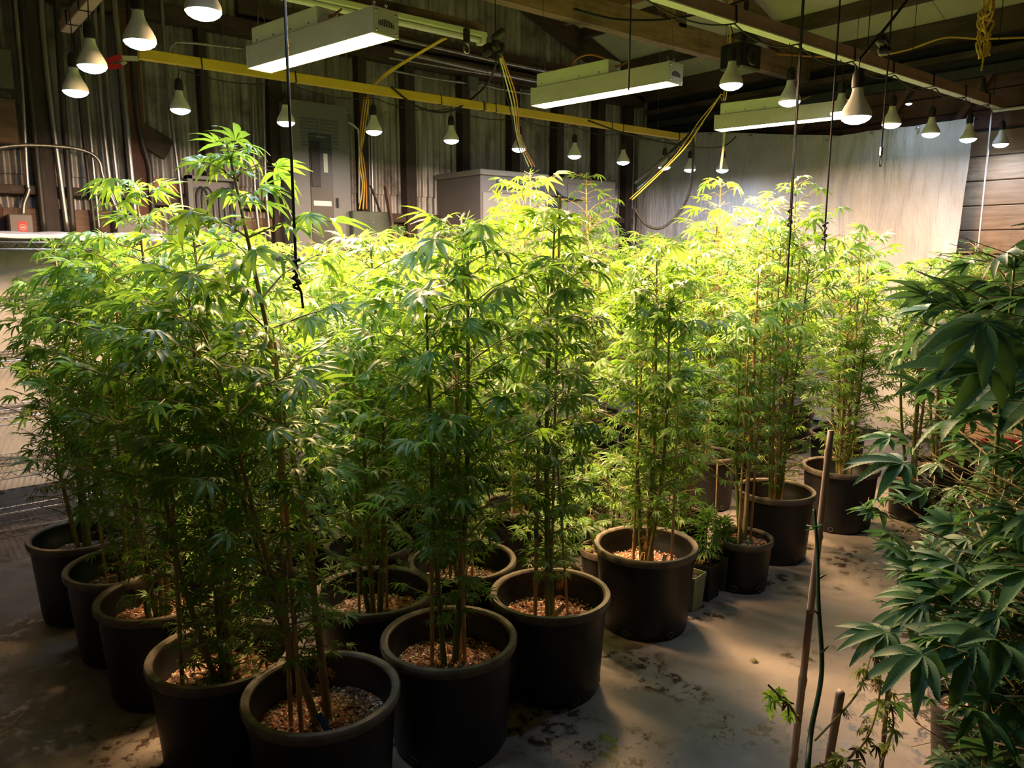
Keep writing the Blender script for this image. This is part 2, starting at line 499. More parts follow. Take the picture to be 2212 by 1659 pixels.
for uu, mt, h in ((6.75, 'purlin_dark', 0.10), (6.1, 'purlin_dark', 0.08), (5.85, 'purlin_wood', 0.08), (5.45, 'purlin_wood', 0.10), (5.0, 'purlin_wood', 0.08), (4.4, 'purlin_dark', 0.1), (3.8, 'purlin_wood', 0.1), (3.1, 'purlin_wood', 0.1), (2.5, 'purlin_dark', 0.1)):
    z = roof_z(uu)
    MB().bbox((uu-0.03, V0, z-h-0.02), (uu+0.03, VW-0.02, z+0.005)).build('purlin', mt, ceil)
def truss(v):
    MB().bar((U0, v, 3.40), (UW+0.05, v, 3.40), 0.09, 0.19).build('tie_beam', 'truss_wood', ceil)
    MB().bar((RIDGE_U, v, ZR-0.2), (UW+0.05, v, roof_z(UW+0.05)-0.2), 0.07, 0.18).build('rafter', 'truss_wood', ceil)
    MB().bar((RIDGE_U, v, ZR-0.2), (U0, v, roof_z(U0)-0.2), 0.07, 0.18).build('rafter', 'truss_wood', ceil)
    for uu in (5.25, 3.9):
        MB().bbox((uu-0.05, v-0.045, 3.46), (uu+0.05, v+0.045, roof_z(uu)-0.2)).build('truss_post', 'truss_upright', ceil)
    MB().bar((5.25, v, 3.46), (3.9, v, roof_z(3.9)-0.3), 0.05, 0.12).build('truss_web', 'truss_wood', ceil)
truss(4.25); truss(1.85); truss(-0.6)

# ------------------------------------------------------------------ leaves
rng = np.random.default_rng(7)
def leaflet(L, W, n, teeth=False, droop=0.35, fold=0.35):
    V, T = [], []
    ts = np.linspace(0, 1, n+1)
    w = lambda t: W*max(0.0, math.sin(PI*t**0.85))**0.85
    zc = lambda t: -droop*L*t*t + 0.06*L*math.sin(PI*t)
    for t in ts: V.append((L*t, 0, zc(t)))
    for sgn in (1, -1):
        prev_in = None
        idx = [0]
        for i in range(1, n+1):
            t = ts[i]
            if i == n: idx.append(n); break
            V.append((L*t + (0.04*W if teeth else 0), sgn*w(t)*(1.03 if teeth else 1), zc(t) + fold*w(t)))
            idx.append(len(V)-1)
            if teeth:
                V.append((L*t + 0.20*W, sgn*w(t)*0.95, zc(t) + fold*w(t)*0.965))
                idx[-1] = (len(V)-2, len(V)-1)
        for i in range(n):
            a, b2 = idx[i], idx[i+1]
            if teeth:
                inn = a[1] if isinstance(a, tuple) else a
                if isinstance(b2, tuple):
                    outp, innb = b2
                    tris = [(i, inn, outp), (i, outp, i+1), (i+1, outp, innb)] if inn != i else [(i, outp, i+1), (i+1, outp, innb)]
                else: tris = [(i, inn, n)]
            else:
                tris = []
                if a != i and b2 != i+1: tris = [(i, a, b2), (i, b2, i+1)]
                elif a == i: tris = [(i, b2, i+1)]
                else: tris = [(i, a, i+1)]
            for t3 in tris: T.append(t3 if sgn < 0 else (t3[0], t3[2], t3[1]))
    return np.array(V), T
def leaf_template(k, n, teeth=False, seed=0, width=0.088):
    r = random.Random(seed)
    spec = {3: [(0, 1), (38, .8), (-38, .8)], 5: [(0, 1), (32, .86), (-32, .86), (72, .55), (-72, .55)],
            7: [(0, 1), (26, .92), (-26, .92), (56, .72), (-56, .72), (98, .42), (-98, .42)],
            9: [(0, 1), (22, .95), (-22, .95), (46, .82), (-46, .82), (75, .6), (-75, .6), (115, .32), (-115, .32)]}[k]
    V, T = [], []
    for ang, L in spec:
        L *= r.uniform(0.92, 1.06)
        v, t = leaflet(L, width*(0.75+0.25*L)*r.uniform(0.9, 1.1), n, teeth, r.uniform(0.04, 0.42), r.uniform(0.2, 0.5))
        a = math.radians(ang + r.uniform(-5, 5))
        tilt = -abs(ang)/100*0.25 + r.uniform(-0.08, 0.08)
        R = np.array([[math.cos(a), -math.sin(a), 0], [math.sin(a), math.cos(a), 0], [0, 0, 1]])
        v = v.copy(); v[:, 2] += v[:, 0]*tilt
        o = len(V)
        V += [tuple(x) for x in v @ R.T]
        T += [tuple(i+o for i in q) for q in t]
    return np.array(V), np.array(T)
LO = [leaf_template(5, 3, False, s) for s in range(5)]
HI = [leaf_template(7 if s % 3 else 5, 4, False, 20+s) for s in range(6)]
NEAR = [leaf_template(7 if s % 2 else 9, 16, True, 40+s, 0.118) for s in range(6)]
def leaf_mesh(name, tpl, mat):
    me = bpy.data.meshes.new(name)
    me.from_pydata([tuple(v) for v in tpl[0]], [], [tuple(map(int, t)) for t in tpl[1]])
    me.polygons.foreach_set('use_smooth', [True]*len(me.polygons))
    me.materials.append(M[mat])
    me.update()
    return me
_lm = {}
def leaf_data(kind, i, mat):
    if (kind, i, mat) not in _lm: _lm[(kind, i, mat)] = leaf_mesh('leaf', (HI if kind == 'hi' else NEAR)[i], mat)
    return _lm[(kind, i, mat)]
def frames(P, X, N, S):
    """leaf frames: origin, direction of the middle leaflet, normal, size"""
    X = X/np.linalg.norm(X, axis=1, keepdims=True)
    Y = np.cross(N, X); Y /= np.maximum(1e-6, np.linalg.norm(Y, axis=1, keepdims=True))
    Z = np.cross(X, Y)
    R = np.stack([X, Y, Z], axis=2)*S[:, None, None]
    return R
def foliage(name, P, R, tpls, mat, parent, tint):
    Vs, Ts, tv = [], [], []
    o = 0
    which = np.arange(len(P)) % len(tpls)
    for k, (tv_, tt) in enumerate(tpls):
        sel = np.where(which == k)[0]
        if not len(sel): continue
        co = np.einsum('nij,vj->nvi', R[sel], tv_) + P[sel][:, None, :]
        Vs.append(co.reshape(-1, 3))
        base = o + np.arange(len(sel))[:, None, None]*len(tv_)
        Ts.append((tt[None] + base).reshape(-1, 3))
        tv.append(np.repeat(tint[sel], len(tv_)))
        o += len(sel)*len(tv_)
    Vs = np.concatenate(Vs).astype(np.float32); Ts = np.concatenate(Ts).astype(np.int32); tv = np.concatenate(tv).astype(np.float32)
    me = bpy.data.meshes.new(name)
    me.vertices.add(len(Vs)); me.vertices.foreach_set('co', Vs.ravel())
    me.loops.add(Ts.size); me.loops.foreach_set('vertex_index', Ts.ravel())
    me.polygons.add(len(Ts)); me.polygons.foreach_set('loop_start', np.arange(0, Ts.size, 3, dtype=np.int32))
    me.polygons.foreach_set('use_smooth', np.ones(len(Ts), dtype=bool))
    me.update(calc_edges=True)
    at = me.attributes.new('tint', 'FLOAT', 'POINT')
    at.data.foreach_set('value', tv)
    me.materials.append(M[mat])
    ob = bpy.data.objects.new(name, me)
    C.objects.link(ob)
    ob.parent = parent
    ob['kind'] = 'stuff'
    return ob

# ------------------------------------------------------------------ pots and plants
def pot_meshes(r, h):
    n = 40
    body = MB().lathe([(0.02, 0.006), (r*0.80, 0.0), (r*0.825, 0.012), (r*0.84, 0.03), (r*0.93, h-0.045), (r*0.935, h-0.012), (r*0.885, h-0.012), (r*0.865, h-0.07), (r*0.845, h-0.075), (r*0.80, h-0.24*h/0.38), (r*0.76, 0.02)], n)
    rim = MB().lathe([(r*0.925, h-0.035), (r*0.985, h-0.030), (r, h-0.018), (r, h-0.006), (r*0.985, h), (r*0.915, h), (r*0.89, h-0.006), (r*0.885, h-0.030)], n)
    return body, rim
_pc = {}
def soil_mesh(r, seed):
    mb = MB()
    rr = random.Random(seed)
    rings = 7; n = 28
    mb.v.append((0, 0, 0.012))
    for i in range(1, rings+1):
        for k in range(n):
            t = 2*PI*k/n
            q = r*i/rings
            mb.v.append((q*math.cos(t), q*math.sin(t), rr.uniform(-0.006, 0.008) + 0.012*(1-i/rings)))
    for k in range(n): mb.f.append((0, 1+k, 1+(k+1) % n))
    for i in range(1, rings):
        for k in range(n):
            j = (k+1) % n
            a0, b0 = 1+(i-1)*n, 1+i*n
            mb.f.append((a0+k, b0+k, b0+j, a0+j))
    return mb
def make_pot(root, r, h, seed=0, chips=0, soil_drop=0.11, rim='pot_rim'):
    key = (round(r, 3), round(h, 3))
    if key not in _pc:
        body, rm = pot_meshes(r, h)
        o = body.build('pot', 'black_plastic', root, 'angle')
        q = rm.build('rim', 'pot_rim', o, 'angle')
        holes = MB()
        for k in range(6):
            t = 2*PI*k/6 + 0.3
            c, s = math.cos(t), math.sin(t)
            ring = [(c*(r*0.829+0.002) - s*0.013*math.cos(x), s*(r*0.829+0.002) + c*0.013*math.cos(x), 0.026+0.013*math.sin(x)) for x in [2*PI*i/10 for i in range(10)]]
            holes.tube(ring+[ring[0]], 0.0025, 5, False)
        hd = holes.build('drain_hole', 'pot_rim', o)
        _pc[key] = (o.data, q.data, hd.data)
    else:
        d = _pc[key]
        o = bpy.data.objects.new('pot', d[0]); C.objects.link(o); o.parent = root
        q = bpy.data.objects.new('rim', d[1]); C.objects.link(q); q.parent = o
        hd = bpy.data.objects.new('drain_hole', d[2]); C.objects.link(hd); hd.parent = o
    zs = h-soil_drop
    so = soil_mesh(r*0.83, seed).build('soil', 'soil', root, True)
    so.location.z = zs
    if chips:
        rr = random.Random(seed+5)
        for nm, mt, cnt, sz in (('perlite', 'perlite', chips, 0.0042), ('bark', 'bark_chip', chips//2, 0.007)):
            mb = MB()
            for i in range(cnt):
                q_ = r*0.80*math.sqrt(rr.random()); t = rr.uniform(0, 2*PI)
                x, y, s = q_*math.cos(t), q_*math.sin(t), sz*rr.uniform(0.5, 1.2)
                z = 0.006+0.008*(1-q_/r)
                ex = s*(2 if nm == 'bark' else 1)
                ca, sa = math.cos(i), math.sin(i)
                mb.add([(x+ca*ex, y+sa*ex, z), (x-sa*s, y+ca*s, z), (x-ca*ex, y-sa*ex, z), (x+sa*s, y-ca*s, z), (x, y, z+s), (x, y, z-s)],
                       [(0, 1, 4), (1, 2, 4), (2, 3, 4), (3, 0, 4), (1, 0, 5), (2, 1, 5), (3, 2, 5), (0, 3, 5)])
            mb.build(nm, mt, so, kind='stuff')
    return zs
def stake(root, a, b_, r=0.0065, mat='bamboo', name='bamboo_stake'):
    """a cane with raised nodes"""
    a, b_ = Vector(a), Vector(b_)
    L = (b_-a).length
    pts, rs = [], []
    z = 0.0
    k = 0
    while z < L:
        for dz, f in ((0.0, 1.25), (0.010, 1.0), (0.17, 0.97)):
            if z+dz < L: pts.append(a.lerp(b_, (z+dz)/L)); rs.append(r*f*(1-0.25*z/L))
        z += 0.18+0.02*math.sin(k*2.1); k += 1
    pts.append(b_); rs.append(r*0.72)
    return MB().tube(pts, rs, 7).build(name, mat, root, True)

def plant(name, label, u, v, H, seed, pot=(0.232, 0.38), R=0.26, stems=3, nleaf=620, nobj=90, size=0.088, base=0.50, lean=(0, 0), mat='leaf', kind='hi',
          group=None, chips=0, stakes=2, stake_top=None, dense_low=0.35, spread=0.10, potless=False, cat='potted plant', soil_drop=0.11, stem_mat='stem_tan', lead=0.0, top_size=1.0):
    g = np.random.default_rng(seed)
    rr = random.Random(seed)
    root = thing(name, (u, v, 0), label, cat, group)
    zs = make_pot(root, pot[0], pot[1], seed, chips, soil_drop)
    top = H
    P, X, N, S = [], [], [], []
    br = MB()
    for si in range(stems):
        az = 2*PI*si/stems + g.uniform(-0.5, 0.5)
        hh = top if si == 0 else zs + (top-zs)*g.uniform(0.78, 0.95) - lead
        sp = spread*(0.25 if si == 0 else g.uniform(0.7, 1.3))
        b0 = np.array([0.018*math.cos(az)*(stems > 1), 0.018*math.sin(az)*(stems > 1), zs-0.02])
        e = np.array([lean[0] + sp*math.cos(az), lean[1] + sp*math.sin(az), hh])
        ctrl = [b0, b0*0.55+e*0.45 + np.array([0.02*math.cos(az), 0.02*math.sin(az), 0]) + np.append(g.normal(0, 0.012, 2), 0), e]
        path = [np.array(p) for p in spline(ctrl, 8)]
        nP = len(path)
        rad = [0.0115*(1-i/(nP-1))**0.8*(1.0 if si == 0 else 0.8) + 0.0022 for i in range(nP)]
        MB().tube(path, rad, 7).build('stem', stem_mat if si % 2 == 0 else 'stem_green', root, True)
        def on(t):
            x = t*(nP-1); i = min(int(x), nP-2); return path[i]*(1-(x-i)) + path[i+1]*(x-i)
        L = hh - zs
        t = max(0.05, (base-zs)/L)
        phi = g.uniform(0, 2*PI)
        while t < 0.985:
            zr = (on(t)[2]-zs)/(top-zs)
            prof = min(1.0, 0.35+1.3*zr) * min(1.0, (1.03-zr)/0.34)**0.75
            if zr < 0.5 and g.random() > dense_low + zr*1.2: t += 0.055/L; continue
            for opp in (0, PI):
                a = phi + opp + g.normal(0, 0.25)
                bl = R*prof*g.uniform(0.55, 1.15)
                el = math.radians(g.uniform(18, 50))
                p0 = on(t)
                dh = np.array([math.cos(a), math.sin(a), 0])
                pm = p0 + dh*bl*0.5*math.cos(el) + np.array([0, 0, bl*0.5*math.sin(el)])
                p1 = p0 + dh*bl*0.97 + np.array([0, 0, bl*(math.sin(el)*0.9)])
                br.tube([p0, pm, p1], [0.0032, 0.0024, 0.0012], 4, False)
                nl = max(2, int(bl/0.045)+1)
                for q in range(nl):
                    f = (q+0.7)/nl
                    pp = p0*(1-f)**2 + 2*f*(1-f)*pm + f*f*p1
                    for s_ in ((1, -1) if q < nl-1 else (0, 1, -1)):
                        la = a + s_*g.uniform(0.5, 1.3) + g.normal(0, 0.2)
                        ld = np.array([math.cos(la), math.sin(la), g.uniform(-0.15, 0.45)])
                        sc = size*(0.34 + 0.84*min(1, zr*1.08))*g.uniform(0.6, 1.3)*(0.8 if f < 0.4 else 1.0)
                        if zr > 0.9: sc *= 0.85*top_size
                        pet = sc*g.uniform(0.35, 0.8)
                        pe = pp + ld/np.linalg.norm(ld)*pet
                        br.tube([pp, pe], [0.0011, 0.0008], 3, False)
                        dr = math.radians(g.uniform(-40, 30))
                        X.append((math.cos(la)*math.cos(dr), math.sin(la)*math.cos(dr), math.sin(dr)))
                        tl = g.normal(0, 0.42, 2)
                        N.append((tl[0] + math.cos(la)*math.sin(-dr)*0.8, tl[1] + math.sin(la)*math.sin(-dr)*0.8, 1.0))
                        P.append(pe); S.append(sc)
            phi += PI/2 + g.normal(0, 0.2)
            t += g.uniform(0.05, 0.075)*(0.62 if zr < 0.55 else 1.0)/L
        # growing tip: a rosette
        for q in range(9):
            la = q*2.4; f = q/9
            dr = math.radians(65 - 75*f + g.uniform(-10, 10))
            X.append((math.cos(la)*math.cos(dr), math.sin(la)*math.cos(dr), math.sin(dr)))
            N.append((-math.cos(la)*math.sin(dr), -math.sin(la)*math.sin(dr), math.cos(dr)+0.15))
            P.append(on(0.995) - np.array([0, 0, 0.05*f])); S.append(size*top_size*(0.42+0.5*f))
    P, X, N, S = map(np.array, (P, X, N, S))
    if len(P) > nleaf:
        keep = np.sort(g.permutation(len(P))[:nleaf])
        P, X, N, S = P[keep], X[keep], N[keep], S[keep]
    Rm = frames(P, X, N, S)
    tint = g.random(len(P))
    br.build('branches', 'stem_tan', root, kind='stuff')
    # the leaves that show largest stand alone, the rest are joined
    D = np.linalg.norm(P + np.array([u, v, 0]) - _C, axis=1)/S
    order = np.argsort(D)
    obj_i, rest = order[:nobj], order[nobj:]
    ntpl = len(HI) if kind == 'hi' else len(NEAR)
    for i in obj_i:
        o = bpy.data.objects.new('leaf', leaf_data(kind, int(i) % ntpl, mat))
        C.objects.link(o)
        o.parent = root
        mtx = Matrix.Identity(4)
        for r_ in range(3):
            for c_ in range(3): mtx[r_][c_] = Rm[i][r_][c_]
            mtx[r_][3] = P[i][r_]
        o.matrix_local = mtx
    if len(rest): foliage('foliage', P[rest], Rm[rest], LO if kind == 'hi' else HI, mat, root, tint[rest])
    for q in range(stakes):
        t = 2*PI*q/max(1, stakes) + rr.uniform(-0.6, 0.6)
        d = rr.uniform(0.035, 0.10)
        st = (stake_top or H*rr.uniform(0.70, 0.9))
        stake(root, (d*math.cos(t), d*math.sin(t), zs-0.03), (d*1.1*math.cos(t)+lean[0]*0.6+rr.uniform(-.02, .02), d*1.1*math.sin(t)+lean[1]*0.6+rr.uniform(-.02, .02), st), 0.0058)
    return root, zs
def plant_tag(root, x, y, zs, mat, h=0.07, az=0.4, tilt=0.35, name='plant_tag'):
    R = Matrix.Rotation(az, 3, 'Z') @ Matrix.Rotation(tilt, 3, 'Y')
    mb = MB().box((-0.009, -0.001, -0.02), (0.009, 0.001, h), R, (x, y, zs))
    mb.add([tuple(R @ Vector(p) + Vector((x, y, zs))) for p in ((-0.009, 0, -0.02), (0.009, 0, -0.02), (0, 0, -0.035))], [(0, 1, 2)])
    return mb.build(name, mat, root)

# ---- the pots along the aisle, whose plants show whole
BIG = (0.232, 0.38)
fp = dict(mat='leaf', nobj=300, chips=260)
r1, z1 = plant('cannabis_plant', 'tallest cannabis plant, in black pot with blue tag and dry leaves', 0.90, 1.98, 1.94, 11, R=0.22, stems=3, nleaf=1000, base=0.58, lean=(-0.18, 0.09), stakes=0, lead=0.36, dense_low=0.7, size=0.085, **fp)
for a, b_ in (((-0.085, 0.035), (-0.07, 0.05, 1.25)), ((-0.08, -0.03), (-0.08, 0.02, 1.42)), ((0.02, -0.005), (-0.01, 0.03, 0.95))): stake(r1, (*a, z1-0.04), b_, 0.0075)
plant_tag(r1, -0.015, -0.075, z1, 'blue_plastic', 0.085, -0.4, -0.35)
r2, z2 = plant('cannabis_plant', 'cannabis plant with pale green main stem and three canes close together', 1.38, 2.01, 1.76, 12, R=0.25, stems=2, nleaf=1050, base=0.56, lean=(0.05, -0.02), stakes=0, dense_low=0.6, stem_mat='stem_green', size=0.092, **fp)
for a, b_ in (((-0.05, 0.03), (-0.03, 0.04, 1.2)), ((0.045, -0.03), (0.04, 0.0, 1.3)), ((0.06, 0.015), (0.07, 0.03, 1.45))): stake(r2, (*a, z2-0.04), b_, 0.0075)
r3, z3 = plant('cannabis_plant', 'slender cannabis plant with wooden tag and blue tape on its cane', 1.88, 2.05, 1.80, 13, R=0.20, stems=2, nleaf=900, base=0.54, stakes=0, dense_low=0.75, stem_mat='stem_green', size=0.088, spread=0.05, **fp)
stake(r3, (-0.06, 0.02, z3-0.04), (-0.02, 0.05, 1.05), 0.008)
stake(r3, (0.07, -0.03, z3-0.04), (0.02, 0.0, 1.0), 0.0055)
stake(r3, (0.03, 0.03, z3-0.04), (0.03, 0.0, 1.86), 0.006)
MB().lathe([(0.0075, 0), (0.0085, 0.002), (0.0085, 0.028), (0.0075, 0.03)], 10).build('blue_tape', 'blue_plastic', r3).location = (-0.0445, 0.033, 0.60)
MB().lathe([(0.0075, 0), (0.0085, 0.002), (0.0085, 0.028), (0.0075, 0.03)], 10).build('blue_tape', 'blue_plastic', r3).location = (-0.0215, 0.049, 1.01)
plant_tag(r3, -0.05, -0.05, z3+0.02, 'wood_tag', 0.09, -0.75, 0.7)
r4, z4 = plant('cannabis_plant', 'cannabis plant with pale plastic tag and one cane leaning away', 2.55, 2.15, 1.68, 14, R=0.24, stems=3, nleaf=1050, base=0.52, stakes=0, dense_low=0.8, size=0.08, **fp)
stake(r4, (0.11, -0.06, z4-0.04), (0.17, -0.02, 1.45), 0.007)
stake(r4, (-0.05, 0.03, z4-0.04), (-0.03, 0.03, 1.2), 0.007)
stake(r4, (0.04, -0.01, z4-0.04), (0.03, 0.02, 1.25), 0.006)
plant_tag(r4, 0.03, -0.07, z4, 'pale_plastic', 0.07, -0.87, 0.2)
r5, z5 = plant('cannabis_plant', 'bushy cannabis plant whose foliage spills over its pot rim', 0.75, 2.40, 1.74, 15, R=0.28, stems=4, nleaf=1350, base=0.34, lean=(-0.02, 0.02), stakes=1, dense_low=0.95, size=0.082, **fp)
stake(r5, (-0.12, 0.03, z5-0.04), (-0.10, 0.04, 1.15), 0.0075)
r6, z6 = plant('cannabis_plant', 'cannabis plant with crooked pale lower stem, second in row from rack', 0.72, 2.98, 1.90, 16, R=0.24, stems=3, nleaf=1000, base=0.5, stakes=2, dense_low=0.6, size=0.085, mat='leaf', nobj=300, chips=160)
MB().tube(spline([(-0.05, -0.03, z6), (-0.06, -0.05, z6+0.14), (-0.02, -0.10, z6+0.22), (0.10, -0.14, z6+0.20)]), [0.012]*25, 7).build('bent_stem', 'stem_green', r6, True)
r7, z7 = plant('cannabis_plant', 'cannabis plant in black pot between crooked-stemmed plant and rack-side plant', 0.69, 3.39, 1.74, 17, R=0.22, stems=3, nleaf=720, base=0.46, stakes=2, dense_low=0.6, mat='leaf', nobj=250, chips=120)
r8, z8 = plant('cannabis_plant', 'cannabis plant in pot standing next to the wire rack', 0.63, 3.90, 1.72, 18, R=0.21, stems=4, nleaf=620, base=0.55, lean=(-0.02, 0.02), spread=0.07, stakes=1, dense_low=0.7, mat='leaf', nobj=300, size=0.08)

mid = [  # (u, v, pixel row of the top, pot, label)
    (1.37, 2.50, 520, BIG, 'cannabis plant with brown withered leaves on its soil'),
    (1.81, 2.53, 470, BIG, 'cannabis plant in wide black pot behind the pale stemmed one'),
    (1.62, 2.99, 500, (0.2, 0.36), 'cannabis plant in second rank behind the withered leaf pot'),
    (2.48, 2.95, 385, (0.2, 0.38), 'cannabis plant in tall deep black pot amid low seedlings'),
    (3.26, 2.50, 545, (0.15, 0.26), 'cannabis plant in mid sized pot behind the square pots'),
    (3.72, 2.23, 395, (0.215, 0.38), 'tall cannabis plant whose pot has one orange leaf at the soil'),
    (4.46, 2.24, 500, (0.225, 0.38), 'cannabis plant in black pot with pale dusty rim near the tarp'),
]
for k, (u, v, py, pt, lab) in enumerate(mid):
    rt, zs = plant('cannabis_plant', lab, u, v, zfor(u, v, py), 30+k, pot=pt, R=0.26 if k < 5 else 0.31, stems=3 if k < 5 else 4, nleaf=900, nobj=300, base=0.5 if k < 5 else 0.48, stakes=2, dense_low=0.65, mat='leaf', chips=90 if k < 4 else 0, size=0.084, lead=0.18)
rt, zs = plant('cannabis_plant', 'cannabis plant in smaller round pot beside the square pots', 3.24, 2.10, zfor(3.24, 2.1, 560), 41, pot=(0.145, 0.26), R=0.24, stems=2, nleaf=430, nobj=200, base=0.62, stakes=2, dense_low=0.5, mat='leaf', chips=60, soil_drop=0.04, size=0.08)
stake(rt, (0.02, 0.01, zs-0.03), (0.02, 0.01, 1.5), 0.008)
plant_tag(rt, 0.0, -0.03, zs, 'green_tie', 0.05, 0.4, 0.2)
rt, zs = plant('cannabis_plant', 'cannabis plant in small pot with white tag near tarp', 4.95, 2.02, zfor(4.95, 2.02, 560), 42, pot=(0.14, 0.27), R=0.28, stems=3, nleaf=560, nobj=200, base=0.5, stakes=1, mat='leaf', soil_drop=0.04, size=0.08)
plant_tag(rt, 0.04, -0.06, zs, 'white_plastic', 0.06, -1.0, 0.1)
for k, (u, v, py) in enumerate(((5.35, 2.02, 545), (5.75, 2.08, 560), (6.1, 2.2, 520))):
    plant('cannabis_plant', ('loose leaved cannabis plant next to the small pot with white tag', 'loose leaved cannabis plant in the middle of the end trio', 'loose leaved cannabis plant beside the red bucket')[k], u, v, zfor(u, v, py), 45+k, pot=(0.15, 0.30), R=0.30, stems=4, nleaf=560, nobj=150, base=0.5, stakes=1, mat='leaf', soil_drop=0.04, size=0.085, group='plants at the end of the aisle')

# ---- the packed rows behind
rows = []
gr = np.random.default_rng(3)
special = {(2.95, 3.45): 372, (4.15, 4.2): 372, (4.15, 3.0): 385, (4.75, 3.05): 425}
for (u, v), py in special.items(): rows.append((u, v, py))
for v, us_ in ((2.78, (3.80, 4.35, 4.9, 5.45)), (3.45, (1.18, 1.70, 2.25, 3.5, 4.1, 4.7, 5.3, 5.9)), (3.95, (1.12, 1.65, 2.2, 2.75, 3.35, 4.6, 5.2, 5.8)), (4.42, (1.5, 2.1, 2.7, 3.3, 3.9, 4.6, 5.3, 6.0))):
    for u in us_:
        if any(abs(u-a[0]) < 0.36 and abs(v-a[1]) < 0.36 for a in special): continue
        rows.append((u + gr.uniform(-.05, .05), v + gr.uniform(-.04, .04), 515 + gr.uniform(-30, 35) - (10 if u > 3.4 else 0)))
seen = set()
for k, (u, v, py) in enumerate(rows):
    rank = ('in the rank along the aisle pots', 'in the rank under the grow lights', 'one rank before the wall side', 'in the rank nearest the electrical wall')[0 if v < 3.1 else 1 if v < 3.7 else 2 if v < 4.2 else 3]
    mark = 'opposite the conduits' if u < 1.45 else 'opposite the cable box' if u < 2.0 else 'opposite the tall grey cabinet' if u < 2.95 else 'opposite the wireway box' if u < 3.65 else 'opposite the slotted cabinet' if u < 4.4 else 'opposite the switch cabinet' if u < 5.05 else 'near the wide tarp' if u < 5.6 else 'closest to the wide tarp'
    lab = ('cannabis plant poking tallest above the canopy behind the deep pot', 'tall cannabis plant at the corner by the tarp', 'tall bright cannabis plant between the two tarpward grow lights', 'tall airy cannabis plant before the fold of the tarp')[k] if k < 4 else 'bushy cannabis plant %s, %s' % (rank, mark)
    if lab in seen: lab = lab.replace('bushy', 'second bushy')
    seen.add(lab)
    plant('cannabis_plant', lab, u, v, zfor(u, v, py), 60+k, pot=(0.2, 0.36), R=0.27, stems=3, nleaf=600, nobj=150,
          base=0.62, stakes=1 if k % 2 else 2, dense_low=0.4, mat='leaf', size=0.088, group='plants in the packed rows', lead=0.15 if k < 4 else 0.0)

# ---- low seedlings between the big pots
seed_at = ('behind the slender taped plant', 'behind the pot with the pale tag', 'in front of the deep pot row', 'beside the deep black pot', 'behind the square pots, tallest of them', 'just behind the square pots')
for k, (u, v, h) in enumerate(((2.32, 2.48, 0.50), (2.70, 2.55, 0.62), (2.95, 2.62, 0.66), (2.12, 2.95, 0.6), (2.95, 2.98, 0.7), (3.0, 2.35, 0.5))):
    plant('seedling', 'low cannabis seedling in small pot ' + seed_at[k], u, v, h, 120+k, pot=(0.12, 0.20), R=0.15, stems=3, nleaf=220, nobj=120, base=0.18, stakes=0, dense_low=1.0, mat='leaf', size=0.062, soil_drop=0.025, spread=0.08, group='low seedlings between the pots', cat='seedling')

def square_pot(u, v, w, h, mat, label, rz, seed, ph):
    root = thing('seedling', (u, v, 0), label, 'seedling', rz=rz)
    mb = MB()
    t = 0.004
    def ringq(s, z): return [(-s, -s, z), (s, -s, z), (s, s, z), (-s, s, z)]
    rings = [ringq(w*0.40, 0), ringq(w*0.485, h-0.02), ringq(w*0.5, h-0.02), ringq(w*0.5, h), ringq(w*0.5-t*1.5, h), ringq(w*0.47, h-0.03), ringq(w*0.39, 0.01)]
    vs_ = [p for r_ in rings for p in r_]
    fs = [(0, 3, 2, 1)]
    for i in range(len(rings)-1):
        for k in range(4):
            j = (k+1) % 4
            fs.append((i*4+k, i*4+j, i*4+4+j, i*4+4+k))
    mb.add(vs_, fs).build('square_pot', mat, root)
    so = soil_mesh(w*0.62, seed)
    so.v = [(max(-w*.465, min(w*.465, x)), max(-w*.465, min(w*.465, y)), z) for x, y, z in so.v]
    s = so.build('soil', 'soil', root, True)
    s.location.z = h-0.028
    if ph:
        g = np.random.default_rng(seed)
        P, X, N, S = [], [], [], []
        stem = MB().tube([(0, 0, h-0.04), (0.008, 0.004, h+ph*0.5), (0, 0, h+ph)], [0.004, 0.003, 0.0015], 6)
        stem.build('stem', 'stem_green', root, True)
        for q in range(70):
            f = (q+1)/70; la = q*2.4
            dr = math.radians(-25+70*f+g.uniform(-15, 15))
            P.append((0.04*(1-f*0.6)*math.cos(la), 0.04*(1-f*0.6)*math.sin(la), h+ph*(0.15+0.85*f)))
            X.append((math.cos(la)*math.cos(dr), math.sin(la)*math.cos(dr), math.sin(dr)))
            N.append((-math.cos(la)*math.sin(dr), -math.sin(la)*math.sin(dr), math.cos(dr)+.1)); S.append(0.055*g.uniform(.6, 1.1))
        P, X, N, S = map(np.array, (P, X, N, S))
        Rm = frames(P, X, N, S)
        for i in range(len(P)):
            o = bpy.data.objects.new('leaf', leaf_data('hi', i % 6, 'leaf'))
            C.objects.link(o); o.parent = root
            mt = Matrix([[*Rm[i][r_], P[i][r_]] for r_ in range(3)] + [[0, 0, 0, 1]])
            o.matrix_local = mt
    return root
q1, q2, q3 = atz(1490, 1236, 0.17), atz(1524, 1212, 0.18), atz(1560, 1190, 0.18)
square_pot(q1[0], q1[1], 0.115, 0.17, 'lime_pot', 'square pale green nursery pot holding bare soil', 0.15, 201, 0)
sq = square_pot(q2[0], q2[1], 0.125, 0.18, 'black_plastic', 'leafy seedling in square black pot with purple tag', 0.1, 202, 0.26)
plant_tag(sq, -0.02, -0.035, 0.15, 'blue_plastic', 0.05, 0.2, 0.3)
sq = square_pot(q3[0], q3[1], 0.135, 0.18, 'grey_green_pot', 'small seedling with cane in square grey green pot', 0.1, 203, 0.16)
stake(sq, (-0.02, 0.03, 0.12), (0.02, 0.06, 0.62), 0.005)

